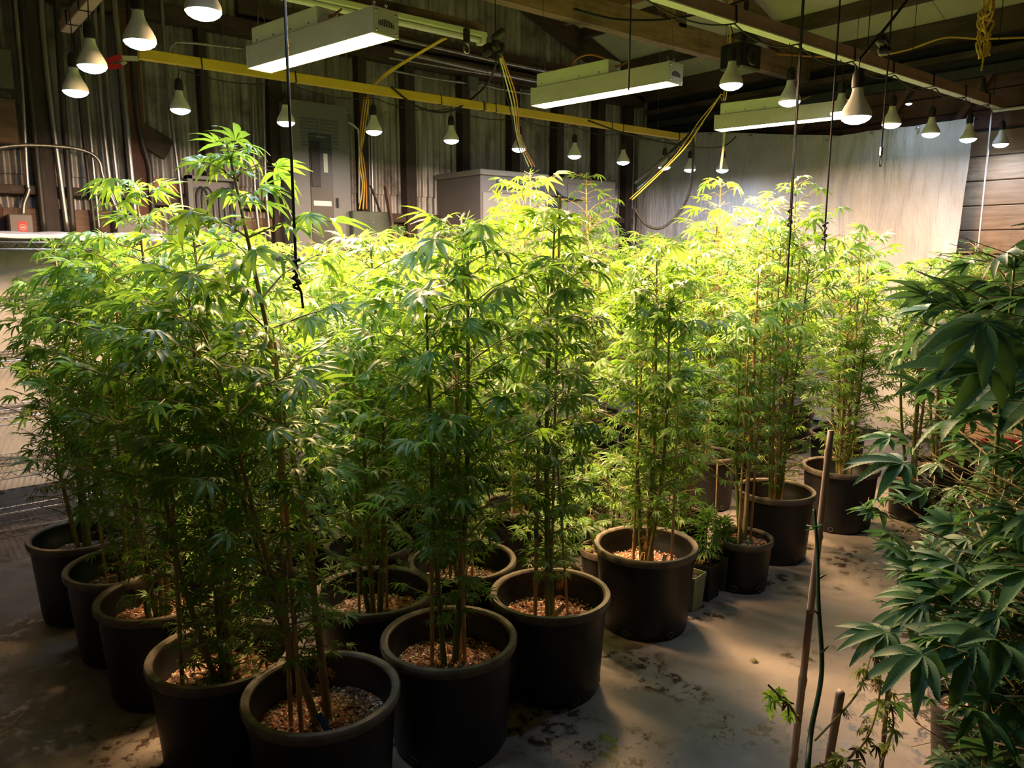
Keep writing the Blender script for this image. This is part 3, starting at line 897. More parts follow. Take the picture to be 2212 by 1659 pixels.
# ---- the plants at the camera's side of the aisle
deep = dict(mat='leaf_deep', kind='near', chips=0, pot=(0.18, 0.25), soil_drop=0.04)
nb, zb = plant('cannabis_plant', 'large dark broad leaved cannabis plant across the aisle', 2.08, 0.54, 1.76, 301, R=0.25, stems=4, nleaf=250, nobj=250, size=0.16, base=0.42, stakes=1, dense_low=0.9, spread=0.11, top_size=0.7, **deep)
plant('cannabis_plant', 'dark cannabis plant behind the large broad leaved one', 2.66, 0.66, 1.74, 302, R=0.32, stems=4, nleaf=300, nobj=160, size=0.135, base=0.45, stakes=1, dense_low=0.9, spread=0.18, **deep)
nc, zc = plant('cannabis_plant', 'shorter dark cannabis plant with yellowing twigs beside the broad leaved one', 1.88, 0.50, 1.00, 303, R=0.22, stems=3, nleaf=130, nobj=130, size=0.14, base=0.42, stakes=0, dense_low=0.9, spread=0.08, **deep)
plant('cannabis_plant', 'low cannabis plant peeping out behind the broad leaved ones', 2.60, 0.78, 0.98, 304, R=0.30, stems=3, nleaf=200, nobj=120, size=0.10, base=0.4, stakes=0, dense_low=0.9, mat='leaf_deep', kind='near', pot=(0.16, 0.24), soil_drop=0.04)
# the stripped plant on its cane
rs = thing('stripped_plant', (1.50, 0.74, 0), 'stripped cannabis stem tied with green twine to tall cane', 'potted plant')
zs = make_pot(rs, 0.2, 0.34, 77, 0)
def loc(p): return tuple(np.array(p) - np.array([1.50, 0.74, 0]))
stake(rs, loc(atz(1697, 1790, 0.30)), loc(dep(1795, 930, 1.72)), 0.0095, 'grey_bamboo')
sp = [loc(dep(1740, 1700, 1.50)), loc(dep(1752, 1580, 1.52)), loc(dep(1775, 1450, 1.55)), loc(dep(1768, 1300, 1.58)), loc(dep(1765, 1180, 1.62)), loc(dep(1759, 1100, 1.64))]
sp = [loc(atz(1722, 1800, 0.22))] + sp
MB().tube(spline(sp), [0.0062-0.003*i/48 for i in range(49)], 8).build('stem', 'stem_dark_green', rs, True)
for (x, y), (x2, y2), d in (((1775, 1410), (1790, 1395), 1.55), ((1772, 1330), (1758, 1318), 1.57), ((1768, 1250), (1785, 1240), 1.6)):
    MB().tube([loc(dep(x, y, d)), loc(dep(x2, y2, d))], [0.003, 0.001], 5).build('twig_stub', 'stem_dark_green', rs)
MB().tube(spline([loc(dep(1742, 1135, 1.63)), loc(dep(1760, 1138, 1.62)), loc(dep(1775, 1134, 1.64)), loc(dep(1758, 1142, 1.66)), loc(dep(1738, 1146, 1.63))], 6), 0.0016, 5, False).build('twine', 'green_tie', rs)
MB().tube([loc(dep(1815, 1497, 1.50)), loc(atz(1770, 1760, 0.25))], [0.009, 0.0095], 7).build('cut_cane', 'grey_bamboo', rs, True)
stake(rs, loc(atz(1893, 1780, 0.25)), loc(dep(1925, 1415, 1.6)), 0.006, 'grey_bamboo')
g = np.random.default_rng(9)
for bi, (pts, cnt, mt, hang) in enumerate((([(1730, 1560, 1.5), (1700, 1520, 1.48), (1660, 1480, 1.46)], 12, 'leaf', 0.9), ([(1760, 1600, 1.5), (1850, 1500, 1.55), (1880, 1420, 1.62)], 10, 'leaf_pale', 0.5),
                                        ([(1800, 1660, 1.5), (1870, 1600, 1.5), (1900, 1500, 1.58), (1890, 1420, 1.6)], 22, 'leaf_pale', 0.6), ([(1740, 1680, 1.48), (1800, 1650, 1.46), (1860, 1640, 1.46)], 16, 'leaf_pale', 0.3), ([(1900, 1660, 1.55), (1930, 1560, 1.58), (1905, 1470, 1.62)], 18, 'leaf_pale', 0.6))):
    path = spline([loc(dep(*p)) for p in pts], 6)
    MB().tube(path, 0.0022, 5, False).build('twig', 'stem_tan', rs)
    for q in range(cnt):
        p = path[int(g.uniform(0.25, 1)*(len(path)-1))]
        la = g.uniform(0, 2*PI); dr = -hang*g.uniform(0.7, 1.6)
        X = np.array([[math.cos(la)*math.cos(dr), math.sin(la)*math.cos(dr), math.sin(dr)]])
        N = np.array([[math.cos(la)*math.sin(-dr)+g.normal(0, .3), math.sin(la)*math.sin(-dr)+g.normal(0, .3), math.cos(dr)]])
        Rm = frames(np.zeros((1, 3)), X, N, np.array([g.uniform(0.018, 0.038)]))[0]
        m2 = mt if g.random() > 0.25 else 'dry_dark_leaf'
        o = bpy.data.objects.new('leaf', leaf_data('hi', int(g.integers(6)), m2))
        C.objects.link(o); o.parent = rs
        pp = Vector(p) + Vector(g.normal(0, 0.008, 3))
        o.matrix_local = Matrix([[*Rm[r_], pp[r_]] for r_ in range(3)] + [[0, 0, 0, 1]])
# dry leaves low on the front plants
for rt, zz, cnt, px in ((r1, z1, 7, (0.01, 0.02)), (r4, z4, 5, (0.0, 0.0)), (r3, z3, 3, (0.05, 0))):
    for q in range(cnt):
        la = g.uniform(0, 2*PI); dr = -g.uniform(0.7, 1.4)
        X = np.array([[math.cos(la)*math.cos(dr), math.sin(la)*math.cos(dr), math.sin(dr)]])
        N = np.array([[math.cos(la)*math.sin(-dr), math.sin(la)*math.sin(-dr), math.cos(dr)]])
        Rm = frames(np.zeros((1, 3)), X, N, np.array([g.uniform(0.03, 0.055)]))[0]
        o = bpy.data.objects.new('dry_leaf', leaf_data('hi', int(g.integers(6)), 'dry_leaf'))
        C.objects.link(o); o.parent = rt
        pp = (px[0]+g.normal(0, .015), px[1]+g.normal(0, .015), zz+0.05+g.uniform(0, 0.14))
        o.matrix_local = Matrix([[*Rm[r_], pp[r_]] for r_ in range(3)] + [[0, 0, 0, 1]])
fl = MB()
lf = atz(1630, 1430, 0.004)
o = bpy.data.objects.new('fallen_leaf', leaf_data('hi', 1, 'leaf_pale')); C.objects.link(o)
o.location = (lf[0], lf[1], 0.012); o.scale = (0.04,)*3; o.rotation_euler = (0.1, 0.1, 0.7)
tag(o, 'fallen pale green leaf lying on the concrete aisle', 'leaf')

# ------------------------------------------------------------------ hanging bulbs
def bulb_profile(R):
    k = R/0.058
    return [(R*0.99, 0.014*k), (R, 0.020*k), (R*0.97, 0.034*k), (R*0.80, 0.055*k), (R*0.60, 0.075*k), (R*0.44, 0.094*k), (R*0.36, 0.112*k), (R*0.33, 0.128*k)]
def bulb(p, top, label, group, R=0.058, shell='white_plastic', cordr=0.0025, off=''):
    """p: centre of the lens; top: where its cord is tied"""
    root = thing('led_bulb'+off, tuple(p), label, 'light bulb', group)
    k = R/0.058
    MB().lathe(bulb_profile(R), 28).build('housing', shell, root, True)
    MB().lathe([(0.001, -0.012*k), (R*0.35, -0.010*k), (R*0.65, -0.004*k), (R*0.88, 0.005*k), (R*0.985, 0.016*k)], 28).build('lens'+off, 'bulb_glow', root, True)
    MB().lathe([(R*0.33, 0.124*k), (R*0.40, 0.128*k), (R*0.42, 0.15*k), (R*0.38, 0.175*k), (R*0.30, 0.19*k), (0.004, 0.20*k)], 18).build('socket', 'black_rubber', root, 'angle')
    t = Vector(top) - Vector(p)
    MB().tube(spline([(0, 0, 0.19*k), (0.006, 0.004, 0.19*k+(t.z-0.19*k)*0.5), tuple(t)], 6), cordr, 6).build('cord', 'rope_black', root)
    ld = bpy.data.lights.new('bulb_light'+off, 'AREA')
    ld.shape = 'DISK'; ld.size = R*1.7; ld.energy = BULB_W*k*k; ld.color = COOL
    lo = bpy.data.objects.new('bulb_light'+off, ld)
    C.objects.link(lo); lo.parent = root; lo.location = (0, 0, -0.016*k)
    return root
ORD = ('first', 'second', 'third', 'fourth', 'fifth', 'sixth', 'seventh', 'eighth', 'ninth')
for k, (px, py) in enumerate(((1490, 370), (1435, 365), (1346, 354), (1241, 341), (1121, 326), (975, 308), (808, 289), (618, 270), (390, 243))):
    p = atv(px, py, 5.0)
    bulb(p, (p[0], 5.0, 2.79), 'white LED bulb hanging from the yellow bar, %s from the tarp' % ORD[k], 'bulbs on the yellow bar')
p = atv(1560, 371, 4.60)
bulb(p, (p[0]+0.03, 4.60, roof_z(p[0])-0.01), 'white LED bulb hanging alone on a pale cord before the tarp', None)
tan_spots = [atz(px, py, 2.42) for px, py in ((164, 205), (200, 152), (303, 100), (440, 36))] + [(0.95, v, 2.42) for v in (2.30, 1.75)]
for k, p in enumerate(tan_spots):
    bulb(p, (p[0], p[1], 2.84), 'white LED bulb hanging from the tan beam, %s from the corrugated wall' % ORD[k], 'bulbs on the tan beam', off='_offscreen' if k > 3 else '')
rail_spots = [atv(px, py, 2.44) for px, py in ((2161, 316), (2091, 305), (2010, 294), (1925, 274), (1815, 250), (1705, 226), (1579, 190))]
for k, p in enumerate(rail_spots):
    bulb(p, (p[0], 2.46, 2.79), 'white LED bulb hanging from the brown rail, %s from the end wall' % ORD[k], 'bulbs on the brown rail')
p = dep(1848, 262, 3.05)
bulb(p, dep(1858, 128, 3.0), 'larger looking white LED bulb on its own long cord beside the brown rail', None)
for px, py, R in ((1963, 226, 0.026), (2122, 208, 0.040)):
    p = atu(px, py, 6.75)
    bulb(p, (p[0], p[1], 3.67), ('small dark shaded lamp high before the end wall' if R > .03 else 'tiny dark shaded lamp before the maroon boards'), 'small lamps by the end wall', R, 'dark_panel')

nr_ = thing('added_rail', (0.3, 0.16, 2.83), 'added brown rail, out of view above the broad leaved plants', 'rail')  # made-up rail added out of view as a bulb support; it carries none
MB().bbox((0, -0.025, -0.03), (6.8, 0.025, 0.04)).build('rail', 'tan_paint', nr_)
for x in (0.6, 3.4, 6.2): MB().tube([(x, 0, 0.04), (x, 0, roof_z(0.3+x)-2.86)], 0.003, 5).build('hanger_rope', 'rope_black', nr_)

# bars the bulbs hang from
yb = thing('yellow_bar', (1.32, 5.0, 2.8), 'long yellow painted bar with bulbs hanging below, near corrugated wall', 'bar')
MB().bbox((0, -0.02, -0.03), (2.50, 0.02, 0.03)).build('bar', 'yellow_paint', yb)
MB().bbox((2.53, -0.02, -0.03), (5.17, 0.02, 0.03)).build('bar', 'yellow_paint', yb)
MB().bbox((2.44, -0.012, -0.022), (2.60, 0.012, 0.022)).build('joint', 'tan_paint', yb)
for x in (0.35, 0.95, 2.10, 2.50, 2.62, 3.95, 4.1, 4.9):
    MB().tube([(x, -0.023, 0.033), (x+0.004, -0.023, -0.033), (x+0.006, 0.023, -0.033), (x, 0.023, 0.033), (x, -0.023, 0.033)], 0.004, 5).build('cable_tie', 'rope_black', yb)
for x in (0.5, 2.55, 4.6):
    MB().tube([(x, 0, 0.03), (x, 0, roof_z(1.32+x)-2.85)], 0.002, 5).build('hanger_wire', 'hook_steel', yb)
tb = thing('tan_beam', (0.95, -1.0, 2.87), 'square tan beam carrying bulbs, ending before the corrugated wall', 'beam')
MB().bbox((-0.03, 0, -0.03), (0.03, 5.95, 0.03)).build('beam', 'tan_paint', tb)
for y in (5.75, 5.45, 3.8, 1.5):
    MB().tube([(-0.034, y, 0.034), (0.034, y, 0.034), (0.034, y, -0.034), (-0.034, y, -0.034), (-0.034, y, 0.034)], 0.004, 5).build('cable_tie', 'rope_black', tb)
for y in (0.4, 2.9, 5.6):
    MB().tube([(0, y, 0.03), (0, y, roof_z(0.95)-2.88)], 0.002, 5).build('hanger_wire', 'hook_steel', tb)
br_ = thing('brown_rail', (2.0, 2.46, 2.83), 'long brown rail with bulbs and looping cable, running to the end wall', 'rail')
MB().bbox((0, -0.025, -0.03), (5.14, 0.025, 0.04)).build('rail', 'tan_paint', br_)
MB().bbox((0, -0.03, -0.036), (5.14, 0.03, -0.028), 0.001).build('bottom_strip', 'cream_metal', br_)
for x in (1.45, 2.05, 2.65, 3.15, 3.75, 4.3, 4.75):
    MB().tube([(x, -0.028, 0.043), (x, 0.028, 0.043), (x, 0.032, -0.038), (x, -0.032, -0.038), (x, -0.028, 0.043)], 0.005, 5).build('cable_tie', 'rope_black', br_)
for x in (0.6, 2.85, 4.9):
    MB().tube([(x, 0, 0.04), (x, 0, roof_z(2.0+x)-2.86)], 0.003, 5).build('hanger_rope', 'rope_black', br_)
xs = [0.7, 1.42, 2.0, 2.6, 3.15, 3.76, 4.25, 4.7, 5.0]
pts = []
for a, b_ in zip(xs[:-1], xs[1:]): pts += sag((a, -0.04, -0.05), (b_, -0.04, -0.05), 0.05, 8)[:-1]
MB().tube(pts, 0.004, 5).build('lamp_cable', 'rope_black', br_)
tag(MB().tube([(7.0, 2.5, 2.78), (7.05, 1.0, 2.78)], 0.012, 8).build('cross_pole', 'white_cable', smooth=True), 'thin pale pole tied across the end of the brown rail', 'pole')

# ------------------------------------------------------------------ grow lights
def grow_light(far, near, z, label):
    far, near = Vector((*far, z)), Vector((*near, z))
    d = near-far
    L = d.length
    root = thing('grow_light', tuple((far+near)/2), label, 'grow light', 'grow lights over the plants', rz=math.atan2(d.y, d.x))
    W, Hh = 0.128, 0.095
    # ribbed channel: x along, profile in y-z
    prof = []
    nr = 14
    for i in range(nr):
        za = Hh*i/nr
        prof += [(W/2, za), (W/2, za+Hh/nr*0.6), (W/2-0.002, za+Hh/nr*0.62), (W/2-0.002, za+Hh/nr)]
    side = prof + [(W/2-0.008, Hh), (-W/2+0.008, Hh)] + [(-y, zz) for y, zz in reversed(prof)] + [(-W/2+0.006, 0), (-W/2+0.006, 0.012), (W/2-0.006, 0.012), (W/2-0.006, 0)]
    n = len(side)
    mb = MB()
    vs_ = [(-L/2+0.004, y, zz) for y, zz in side] + [(L/2-0.004, y, zz) for y, zz in side]
    mb.add(vs_, [(i, i+n, (i+1) % n+n, (i+1) % n) for i in range(n)])
    mb.build('body', 'fixture_metal', root)
    for s in (-1, 1):
        e = MB().bbox((s*L/2-0.005, -W/2-0.002, -0.003), (s*L/2+0.005, W/2+0.002, Hh+0.003), 0.002).build('end_cap', 'fixture_metal', root)
        gm = MB()
        for k in range(9):
            y = -0.036+0.009*k
            h0 = 0.030+0.022*math.sqrt(max(0, 1-(y/0.042)**2))
            gm.box((s*L/2+s*0.005-0.001, y-0.0025, 0.030), (s*L/2+s*0.005+0.001, y+0.0025, h0+0.004))
        gm.build('vent_slots', 'dark_panel', e)
        for y, zz in ((-0.05, 0.012), (0.05, 0.012), (-0.05, 0.082), (0.05, 0.082)):
            MB().lathe([(0.001, 0.004), (0.004, 0.003), (0.0055, 0), (0.0055, -0.002)], 8).build('screw', 'hook_steel', e).matrix_local = Matrix.Translation((s*(L/2+0.0055), y, zz)) @ Matrix.Rotation(s*PI/2, 4, 'Y')
    pn = MB()
    pn.box((-L/2+0.012, -W/2+0.008, 0.001), (L/2-0.012, W/2-0.008, 0.011))
    pn.build('led_panel', 'grow_glow', root)
    bl = L*0.50
    MB().bbox((-L*0.27-bl/2+0.05, -0.055, Hh), (-L*0.27+bl/2+0.10, 0.055, Hh+0.075), 0.003).build('ballast_box', 'cream_metal', root)
    bx1 = -L*0.27+bl/2+0.10
    MB().tube([(bx1, 0.01, Hh+0.045), (bx1+0.03, 0.01, Hh+0.045), (bx1+0.08, 0.012, Hh+0.060)], [0.007, 0.007, 0.004], 7).build('cable_gland', 'rust_paint', root)
    for k in range(4):
        for s in (-1, 1):
            MB().lathe([(0.001, 0.002), (0.004, 0.001), (0.004, -0.001)], 6).build('screw', 'dark_panel', root).matrix_local = Matrix.Translation((-L*0.27-bl/2+0.09+k*(bl-0.05)/3, s*0.0555, Hh+0.016)) @ Matrix.Rotation(-s*PI/2, 4, 'X')
    up = roof_z((far.x+near.x)/2)-z-0.12
    for s in (-1, 1):
        for y in (-0.03, 0.03):
            x = s*(L/2-0.03)
            MB().tube([(x, y, Hh), (x, y, Hh+0.018), (x+0.008, y, Hh+0.026), (x, y, Hh+0.032), (x-0.007, y, Hh+0.024)], 0.0028, 6).build('hook', 'hook_steel', root)
            MB().tube([(x, y, Hh+0.03), (x, 0, Hh+0.22), (x, 0, up)], 0.0016, 5).build('hanger_wire', 'hook_steel', root)
    ld = bpy.data.lights.new('grow_lamp', 'AREA')
    ld.shape = 'RECTANGLE'; ld.size = L-0.03; ld.size_y = W-0.02; ld.energy = GROW_W; ld.color = WARM
    lo = bpy.data.objects.new('grow_lamp', ld)
    C.objects.link(lo); lo.parent = root; lo.location = (0, 0, -0.004)
    return root
grow_light((1.495, 3.66), (1.65, 2.78), 2.5, 'linear LED grow light beside the white strip light')
grow_light((3.09, 3.505), (3.20, 2.60), 2.5, 'linear LED grow light before the wooden tie beam')
grow_light((4.62, 3.36), (4.80, 2.47), 2.5, 'linear LED grow light glowing in front of the white tarp')
grow_light((6.2, 3.3), (6.35, 2.42), 2.9, 'linear LED grow light nearest the end wall') if False else None

# white strip light and its board
st = thing('strip_light', (2.0, 4.45, 3.10), 'unlit white tube strip light along a rough board', 'strip light')
MB().bbox((-1.2, 0.03, 0.03), (1.42, 0.07, 0.13)).build('board', 'truss_wood', st)
MB().bbox((-1.2, -0.04, 0.02), (1.42, 0.035, 0.055)).build('tray', 'cream_metal', st)
MB().tube([(-1.15, -0.01, 0.0), (1.37, -0.01, 0.0)], 0.018, 10).build('tube', 'white_plastic', st, True)
for x in (-1.17, 1.39): MB().bbox((x-0.02, -0.04, -0.025), (x+0.02, 0.03, 0.025)).build('tube_holder', 'cream_metal', st)
for x in (-0.9, 1.0): MB().tube([(x, 0.05, 0.13), (x, 0.05, roof_z(2.0+x)-3.12)], 0.003, 5).build('hanger_wire', 'hook_steel', st)

# ------------------------------------------------------------------ electrical gear on the metal wall
pv = 6.02
pa, pb = atv(622, 212, pv), atv(752, 212, pv)
ep = thing('electrical_panel', (pa[0], pv, 1.15), 'tall grey electrical cabinet with louvred top and dark breaker door', 'electrical panel')
pw, phh = pb[0]-pa[0], pa[2]-1.15
MB().bbox((0, 0, 0), (pw, VW-0.14-pv, phh), 0.006).build('cabinet', 'grey_panel', ep)
for c in range(2):
    for r_ in range(9):
        x0 = pw*0.18+c*pw*0.33
        zz = phh-0.13-r_*0.026
        mb = MB().add([(x0, -0.002, zz), (x0+pw*0.29, -0.002, zz), (x0+pw*0.29, -0.010, zz-0.013), (x0, -0.010, zz-0.013), (x0, 0.002, zz-0.014), (x0+pw*0.29, 0.002, zz-0.014)], [(0, 3, 2, 1), (3, 4, 5, 2)])
        mb.build('louver', 'grey_panel', ep)
dz0, dz1 = atv(690, 485, pv)[2]-1.15-0.3, atv(690, 290, pv)[2]-1.15
dr_ = MB().bbox((pw*0.30, -0.006, dz0), (pw*0.68, 0.01, dz1), 0.003).build('breaker_door', 'dark_panel', ep)
MB().bbox((pw*0.32, -0.012, dz1-0.42), (pw*0.47, -0.004, dz1-0.06), 0.003).build('breaker_column', 'black_plastic', dr_)
MB().box((pw*0.42, -0.0085, dz1-0.03), (pw*0.58, -0.0065, dz1-0.012)).build('label_plate', 'grey_panel', dr_)
MB().box((pw*0.53, -0.0085, dz1-0.30), (pw*0.60, -0.0065, dz1-0.15)).build('label_plate', 'white_plastic', dr_)
MB().box((pw*0.34, -0.0085, dz1-0.57), (pw*0.64, -0.0065, dz1-0.53)).build('label_plate', 'white_plastic', dr_)
MB().bbox((pw*0.73, -0.02, dz1-0.58), (pw*0.76, -0.004, dz1-0.50), 0.003).build('latch', 'black_plastic', ep)
for x in (0.03, 0.97):
    for zz in (0.2, 0.6, 1.0, 1.4, phh-0.05):
        MB().lathe([(0.001, 0.004), (0.006, 0.002), (0.007, 0)], 8).build('screw', 'hook_steel', ep).matrix_local = Matrix.Translation((pw*x, -0.0005, zz)) @ Matrix.Rotation(PI/2, 4, 'X')
# transformer cabinet
tv = 5.62
tr = thing('transformer_cabinet', (4.27, tv, 1.1), 'squat grey brown cabinet with slotted front below the bulbs', 'cabinet')
th = 2.41-1.1
MB().bbox((0, 0, 0), (0.79, 0.70, th-0.05), 0.006).build('cabinet', 'brown_grey_panel', tr)
MB().bbox((-0.015, -0.02, th-0.05), (0.805, 0.70, th), 0.006).build('lid', 'beige_panel', tr)
MB().bbox((0.02, -0.012, 0.03), (0.77, 0.004, th-0.20), 0.004).build('front_panel', 'beige_panel', tr)
MB().bbox((0.18, -0.006, th-0.17), (0.77, 0.004, th-0.075), 0.003).build('vent_slot', 'dark_panel', tr)
MB().bbox((0.18, -0.02, th-0.205), (0.77, 0.0, th-0.17), 0.003).build('vent_lip', 'brown_grey_panel', tr)
MB().bbox((0.2, 0.2, -1.1), (0.6, 0.6, 0.0), 0.006).build('plinth', 'brown_grey_panel', tr)
# beige switch boxes on the far side
bxv = 5.95
a, b_ = atv(1182, 380, bxv), atv(1330, 392, bxv)
sw = thing('switch_cabinet', (a[0], bxv, 1.1), 'pale beige switch cabinet with dark window next to slotted cabinet', 'cabinet')
sw_h = a[2]-1.1
MB().bbox((0, 0, 0), (b_[0]-a[0], VW-0.14-bxv, sw_h), 0.006).build('cabinet', 'beige_panel', sw)
MB().bbox((0.02, -0.01, sw_h-0.42), (0.20, 0.004, sw_h-0.19), 0.004).build('window', 'dark_panel', sw)
MB().bbox((0.28, -0.012, 0.05), (b_[0]-a[0]-0.05, 0.004, sw_h-0.06), 0.004).build('door', 'beige_panel', sw)
MB().tube(spline([(-0.05, -0.03, sw_h-0.05), (0.12, -0.05, sw_h-0.18), (0.25, -0.05, sw_h-0.22), (0.5, -0.04, sw_h-0.22)]), 0.014, 8).build('flexible_conduit', 'black_rubber', sw, True)
# open box with looping cables
bv = 6.17
a, b_ = atv(408, 378, bv), atv(508, 378, bv)
ob = thing('cable_box', (a[0], bv, 1.6), 'open grey box of looping black cables by conduits', 'electrical box')
bw, bh = b_[0]-a[0], a[2]-1.6
MB().bbox((0, 0.04, 0), (bw, 0.06, bh), 0.003).build('backplate', 'pale_plastic' if False else 'grey_panel', ob)
for lo_, hi_ in (((-0.02, -0.02, 0), (0.02, 0.06, bh)), ((bw-0.02, -0.02, 0), (bw+0.02, 0.06, bh)), ((-0.02, -0.02, bh-0.03), (bw+0.02, 0.06, bh))):
    MB().bbox(lo_, hi_, 0.003).build('box_side', 'grey_panel', ob)
for x in (0.08, 0.12, 0.25, 0.29):
    MB().tube(spline([(x-0.03, 0.02, bh-0.32), (x-0.035, 0.0, bh-0.14), (x+0.0, -0.01, bh-0.085), (x+0.045, 0.0, bh-0.15), (x+0.05, 0.02, bh-0.4)]), 0.007, 7).build('cable', 'black_rubber', ob, True)
# small boxes
def small_box(px0, py0, px1, py1, v, mat, label, depth=0.12, zlow=None, name='junction_box'):
    a, b_ = atv(px0, py0, v), atv(px1, py1, v)
    z0 = zlow if zlow is not None else b_[2]
    root = thing(name, (a[0], v, z0), label, 'electrical box')
    w, h = b_[0]-a[0], a[2]-z0
    MB().bbox((0, 0.006, 0), (w, depth, h), 0.004).build('box', mat, root)
    MB().bbox((0.004, 0, 0.004), (w-0.004, 0.008, h-0.004), 0.003).build('cover', mat, root)
    MB().lathe([(0.001, 0.003), (0.004, 0.002), (0.005, 0)], 8).build('screw', 'hook_steel', root).matrix_local = Matrix.Translation((w/2, 0, h*0.85)) @ Matrix.Rotation(PI/2, 4, 'X')
    return root, w, h
rb, w, h = small_box(18, 462, 74, 510, 6.1, 'brown_grey_panel', 'grey brown box with red square sticker above the rack', 0.15, 1.55)
MB().box((w*0.35, -0.0015, h-0.125), (w*0.75, -0.0003, h-0.045)).build('sticker', 'red_sticker', rb, label='red square sticker with white ring')
MB().tube([(w*0.55+0.018*math.cos(t), -0.002, h-0.085+0.018*math.sin(t)) for t in [2*PI*i/16 for i in range(17)]], 0.0022, 5).build('sticker_ring', 'white_plastic', rb)
MB().box((w*0.55-0.010, -0.003, h-0.090), (w*0.55+0.010, -0.0015, h-0.081)).build('sticker_band', 'white_plastic', rb)
small_box(250, 463, 335, 510, 6.1, 'grey_panel', 'plain grey box where two conduits end above the rack', 0.14, 1.55)
small_box(-40, 97, 32, 192, 6.1, 'green_grey_panel', 'large green grey box high on the corrugated wall', 0.14)
small_box(-40, 205, 42, 312, 6.16, 'brown_plank', 'brown wooden box cover below the green grey box', 0.10, name='wooden_box')
small_box(1014, 163, 1035, 193, 6.18, 'grey_panel', 'small grey junction box under the eave conduits', 0.08)
small_box(655, 455, 755, 500, 5.9, 'grey_panel', 'long low grey wireway at the foot of the cabinet', 0.2, 1.5, 'wireway') if False else None
tz = small_box(762, 455, 850, 500, 5.95, 'green_grey_panel', 'green grey wireway box where the yellow cables end', 0.2, 1.4, 'wireway')
tag(MB().bar(atv(833, 402, 5.9), atv(845, 480, 5.9)+1.9*(atv(845, 480, 5.9)-atv(833, 402, 5.9)), 0.045, 0.02).build('wood_offcut', 'brown_plank'), 'short wooden offcut leaning behind the wireway box', 'wood')

# conduits up the metal wall
cg = 'conduits on the corrugated wall'
def conduit(pts, r=0.016, mat='conduit_steel', v=6.205, label='straight steel conduit running up the corrugated wall', group=cg, name='conduit'):
    P = [tuple(atv(x, y, v)) if len(q) == 2 else tuple(atv(x, y, q[2])) for q in pts for x, y in (q[:2],)]
    return tag(MB().tube(spline(P, 8), r, 8).build(name, mat, smooth=True), label, 'conduit', group)
top = -60
conduit([(28, top), (45, 150), (58, 380), (62, 410), (52, 440), (50, 462)], 0.014, 'conduit_steel', label='steel conduit bending into the red stickered box')
conduit([(40, top), (60, 150), (96, 505)], 0.020, 'conduit_dark', 6.205, 'dark conduit next to the bent one above the stickered box')
conduit([(86, top), (100, 150), (146, 505)], 0.019, 'conduit_steel', 6.205, 'straight steel conduit, second past the red stickered box')
conduit([(120, top), (134, 200), (158, 505)], 0.022, 'conduit_dark', 6.205, 'thick straight dark conduit above the rack')
conduit([(150, top), (178, 270), (206, 505)], 0.013, 'conduit_dark', 6.205, 'slim dark conduit above the rack')
conduit([(165, top), (193, 270), (215, 505)], 0.014, 'conduit_steel', 6.205, 'slim steel conduit paired closely with a slim dark one')
conduit([(200, top), (213, 170), (240, 410), (262, 462)], 0.016, 'conduit_steel', 6.205, 'bright steel conduit ending at the plain grey box')
conduit([(216, top), (230, 170), (250, 370), (265, 465)], 0.017, 'conduit_steel', 6.205, 'steel conduit just before the red brown post')
conduit([(240, top), (262, 150), (293, 475)], 0.023, 'conduit_steel', 6.205, 'thick bright conduit beside the red brown post')
conduit([(275, top), (292, 200), (306, 300), (322, 360), (328, 430), (332, 480)], 0.021, 'conduit_dark', 6.205, 'thick dark conduit with a double bend')
conduit([(345, top), (362, 180), (392, 430), (396, 480)], 0.014, 'conduit_steel', 6.205, 'steel conduit ending beside the open cable box')
conduit([(-40, 325), (40, 314), (120, 316), (180, 325), (212, 345), (222, 380), (238, 420), (255, 458)], 0.013, 'conduit_steel', 6.175, 'steel conduit curving down across the other conduits')
conduit([(545, 150), (550, 400), (562, 520)], 0.015, 'conduit_steel', 6.205, 'steel conduit of a close pair, beside the cable box')
conduit([(568, 150), (574, 400), (584, 520)], 0.015, 'conduit_steel', 6.205, 'steel conduit of a close pair, beside the tall cabinet')
conduit([(590, 100), (598, 200)], 0.013, 'conduit_steel', 6.205) if False else None
conduit([(800, 190), (802, 300), (806, 470)], 0.014, 'conduit_steel', 6.205, 'steel conduit beside the bunch of yellow cables')
conduit([(748, 100), (747, 200)], 0.010, 'conduit_steel', 6.205, 'short thin conduit rising above the tall cabinet')
conduit([(744, 261), (768, 275), (775, 300), (776, 440)], 0.009, 'white_cable', 6.1, 'white cable bending down beside the tall cabinet', None, 'cable')
conduit([(800, 400), (815, 440), (825, 470)], 0.010, 'black_rubber', 6.08, 'black cable slanting down behind the plants', None, 'cable')
# runs under the eave
for k, (p0, p1, r) in enumerate((((850, 110), (1180, 180), 0.024), ((840, 125), (1165, 176), 0.012), ((850, 153), (1010, 180), 0.012), ((1035, 182), (1160, 205), 0.012), ((365, 105), (528, 106), 0.012), ((860, 85), (1250, 168), 0.02))):
    a, b_ = atv(*p0, 6.212), atv(*p1, 6.212)
    pts = [a, (a+b_)/2+np.array([0, 0, -0.01]), b_]
    if k == 4: pts = [atv(363, 125, 6.212), atv(372, 98, 6.212), atv(400, 92, 6.212), b_]
    tag(MB().tube(spline([tuple(p) for p in pts], 6), r, 8).build('conduit', 'conduit_steel', smooth=True), ('thickest level conduit high under the eave', 'thin level conduit below the thickest one', 'level conduit entering the small grey junction box', 'level conduit leaving the small grey junction box', 'short level conduit with bent end behind the bulbs', 'topmost level conduit under the eave')[k], 'conduit', 'level conduits under the eave')

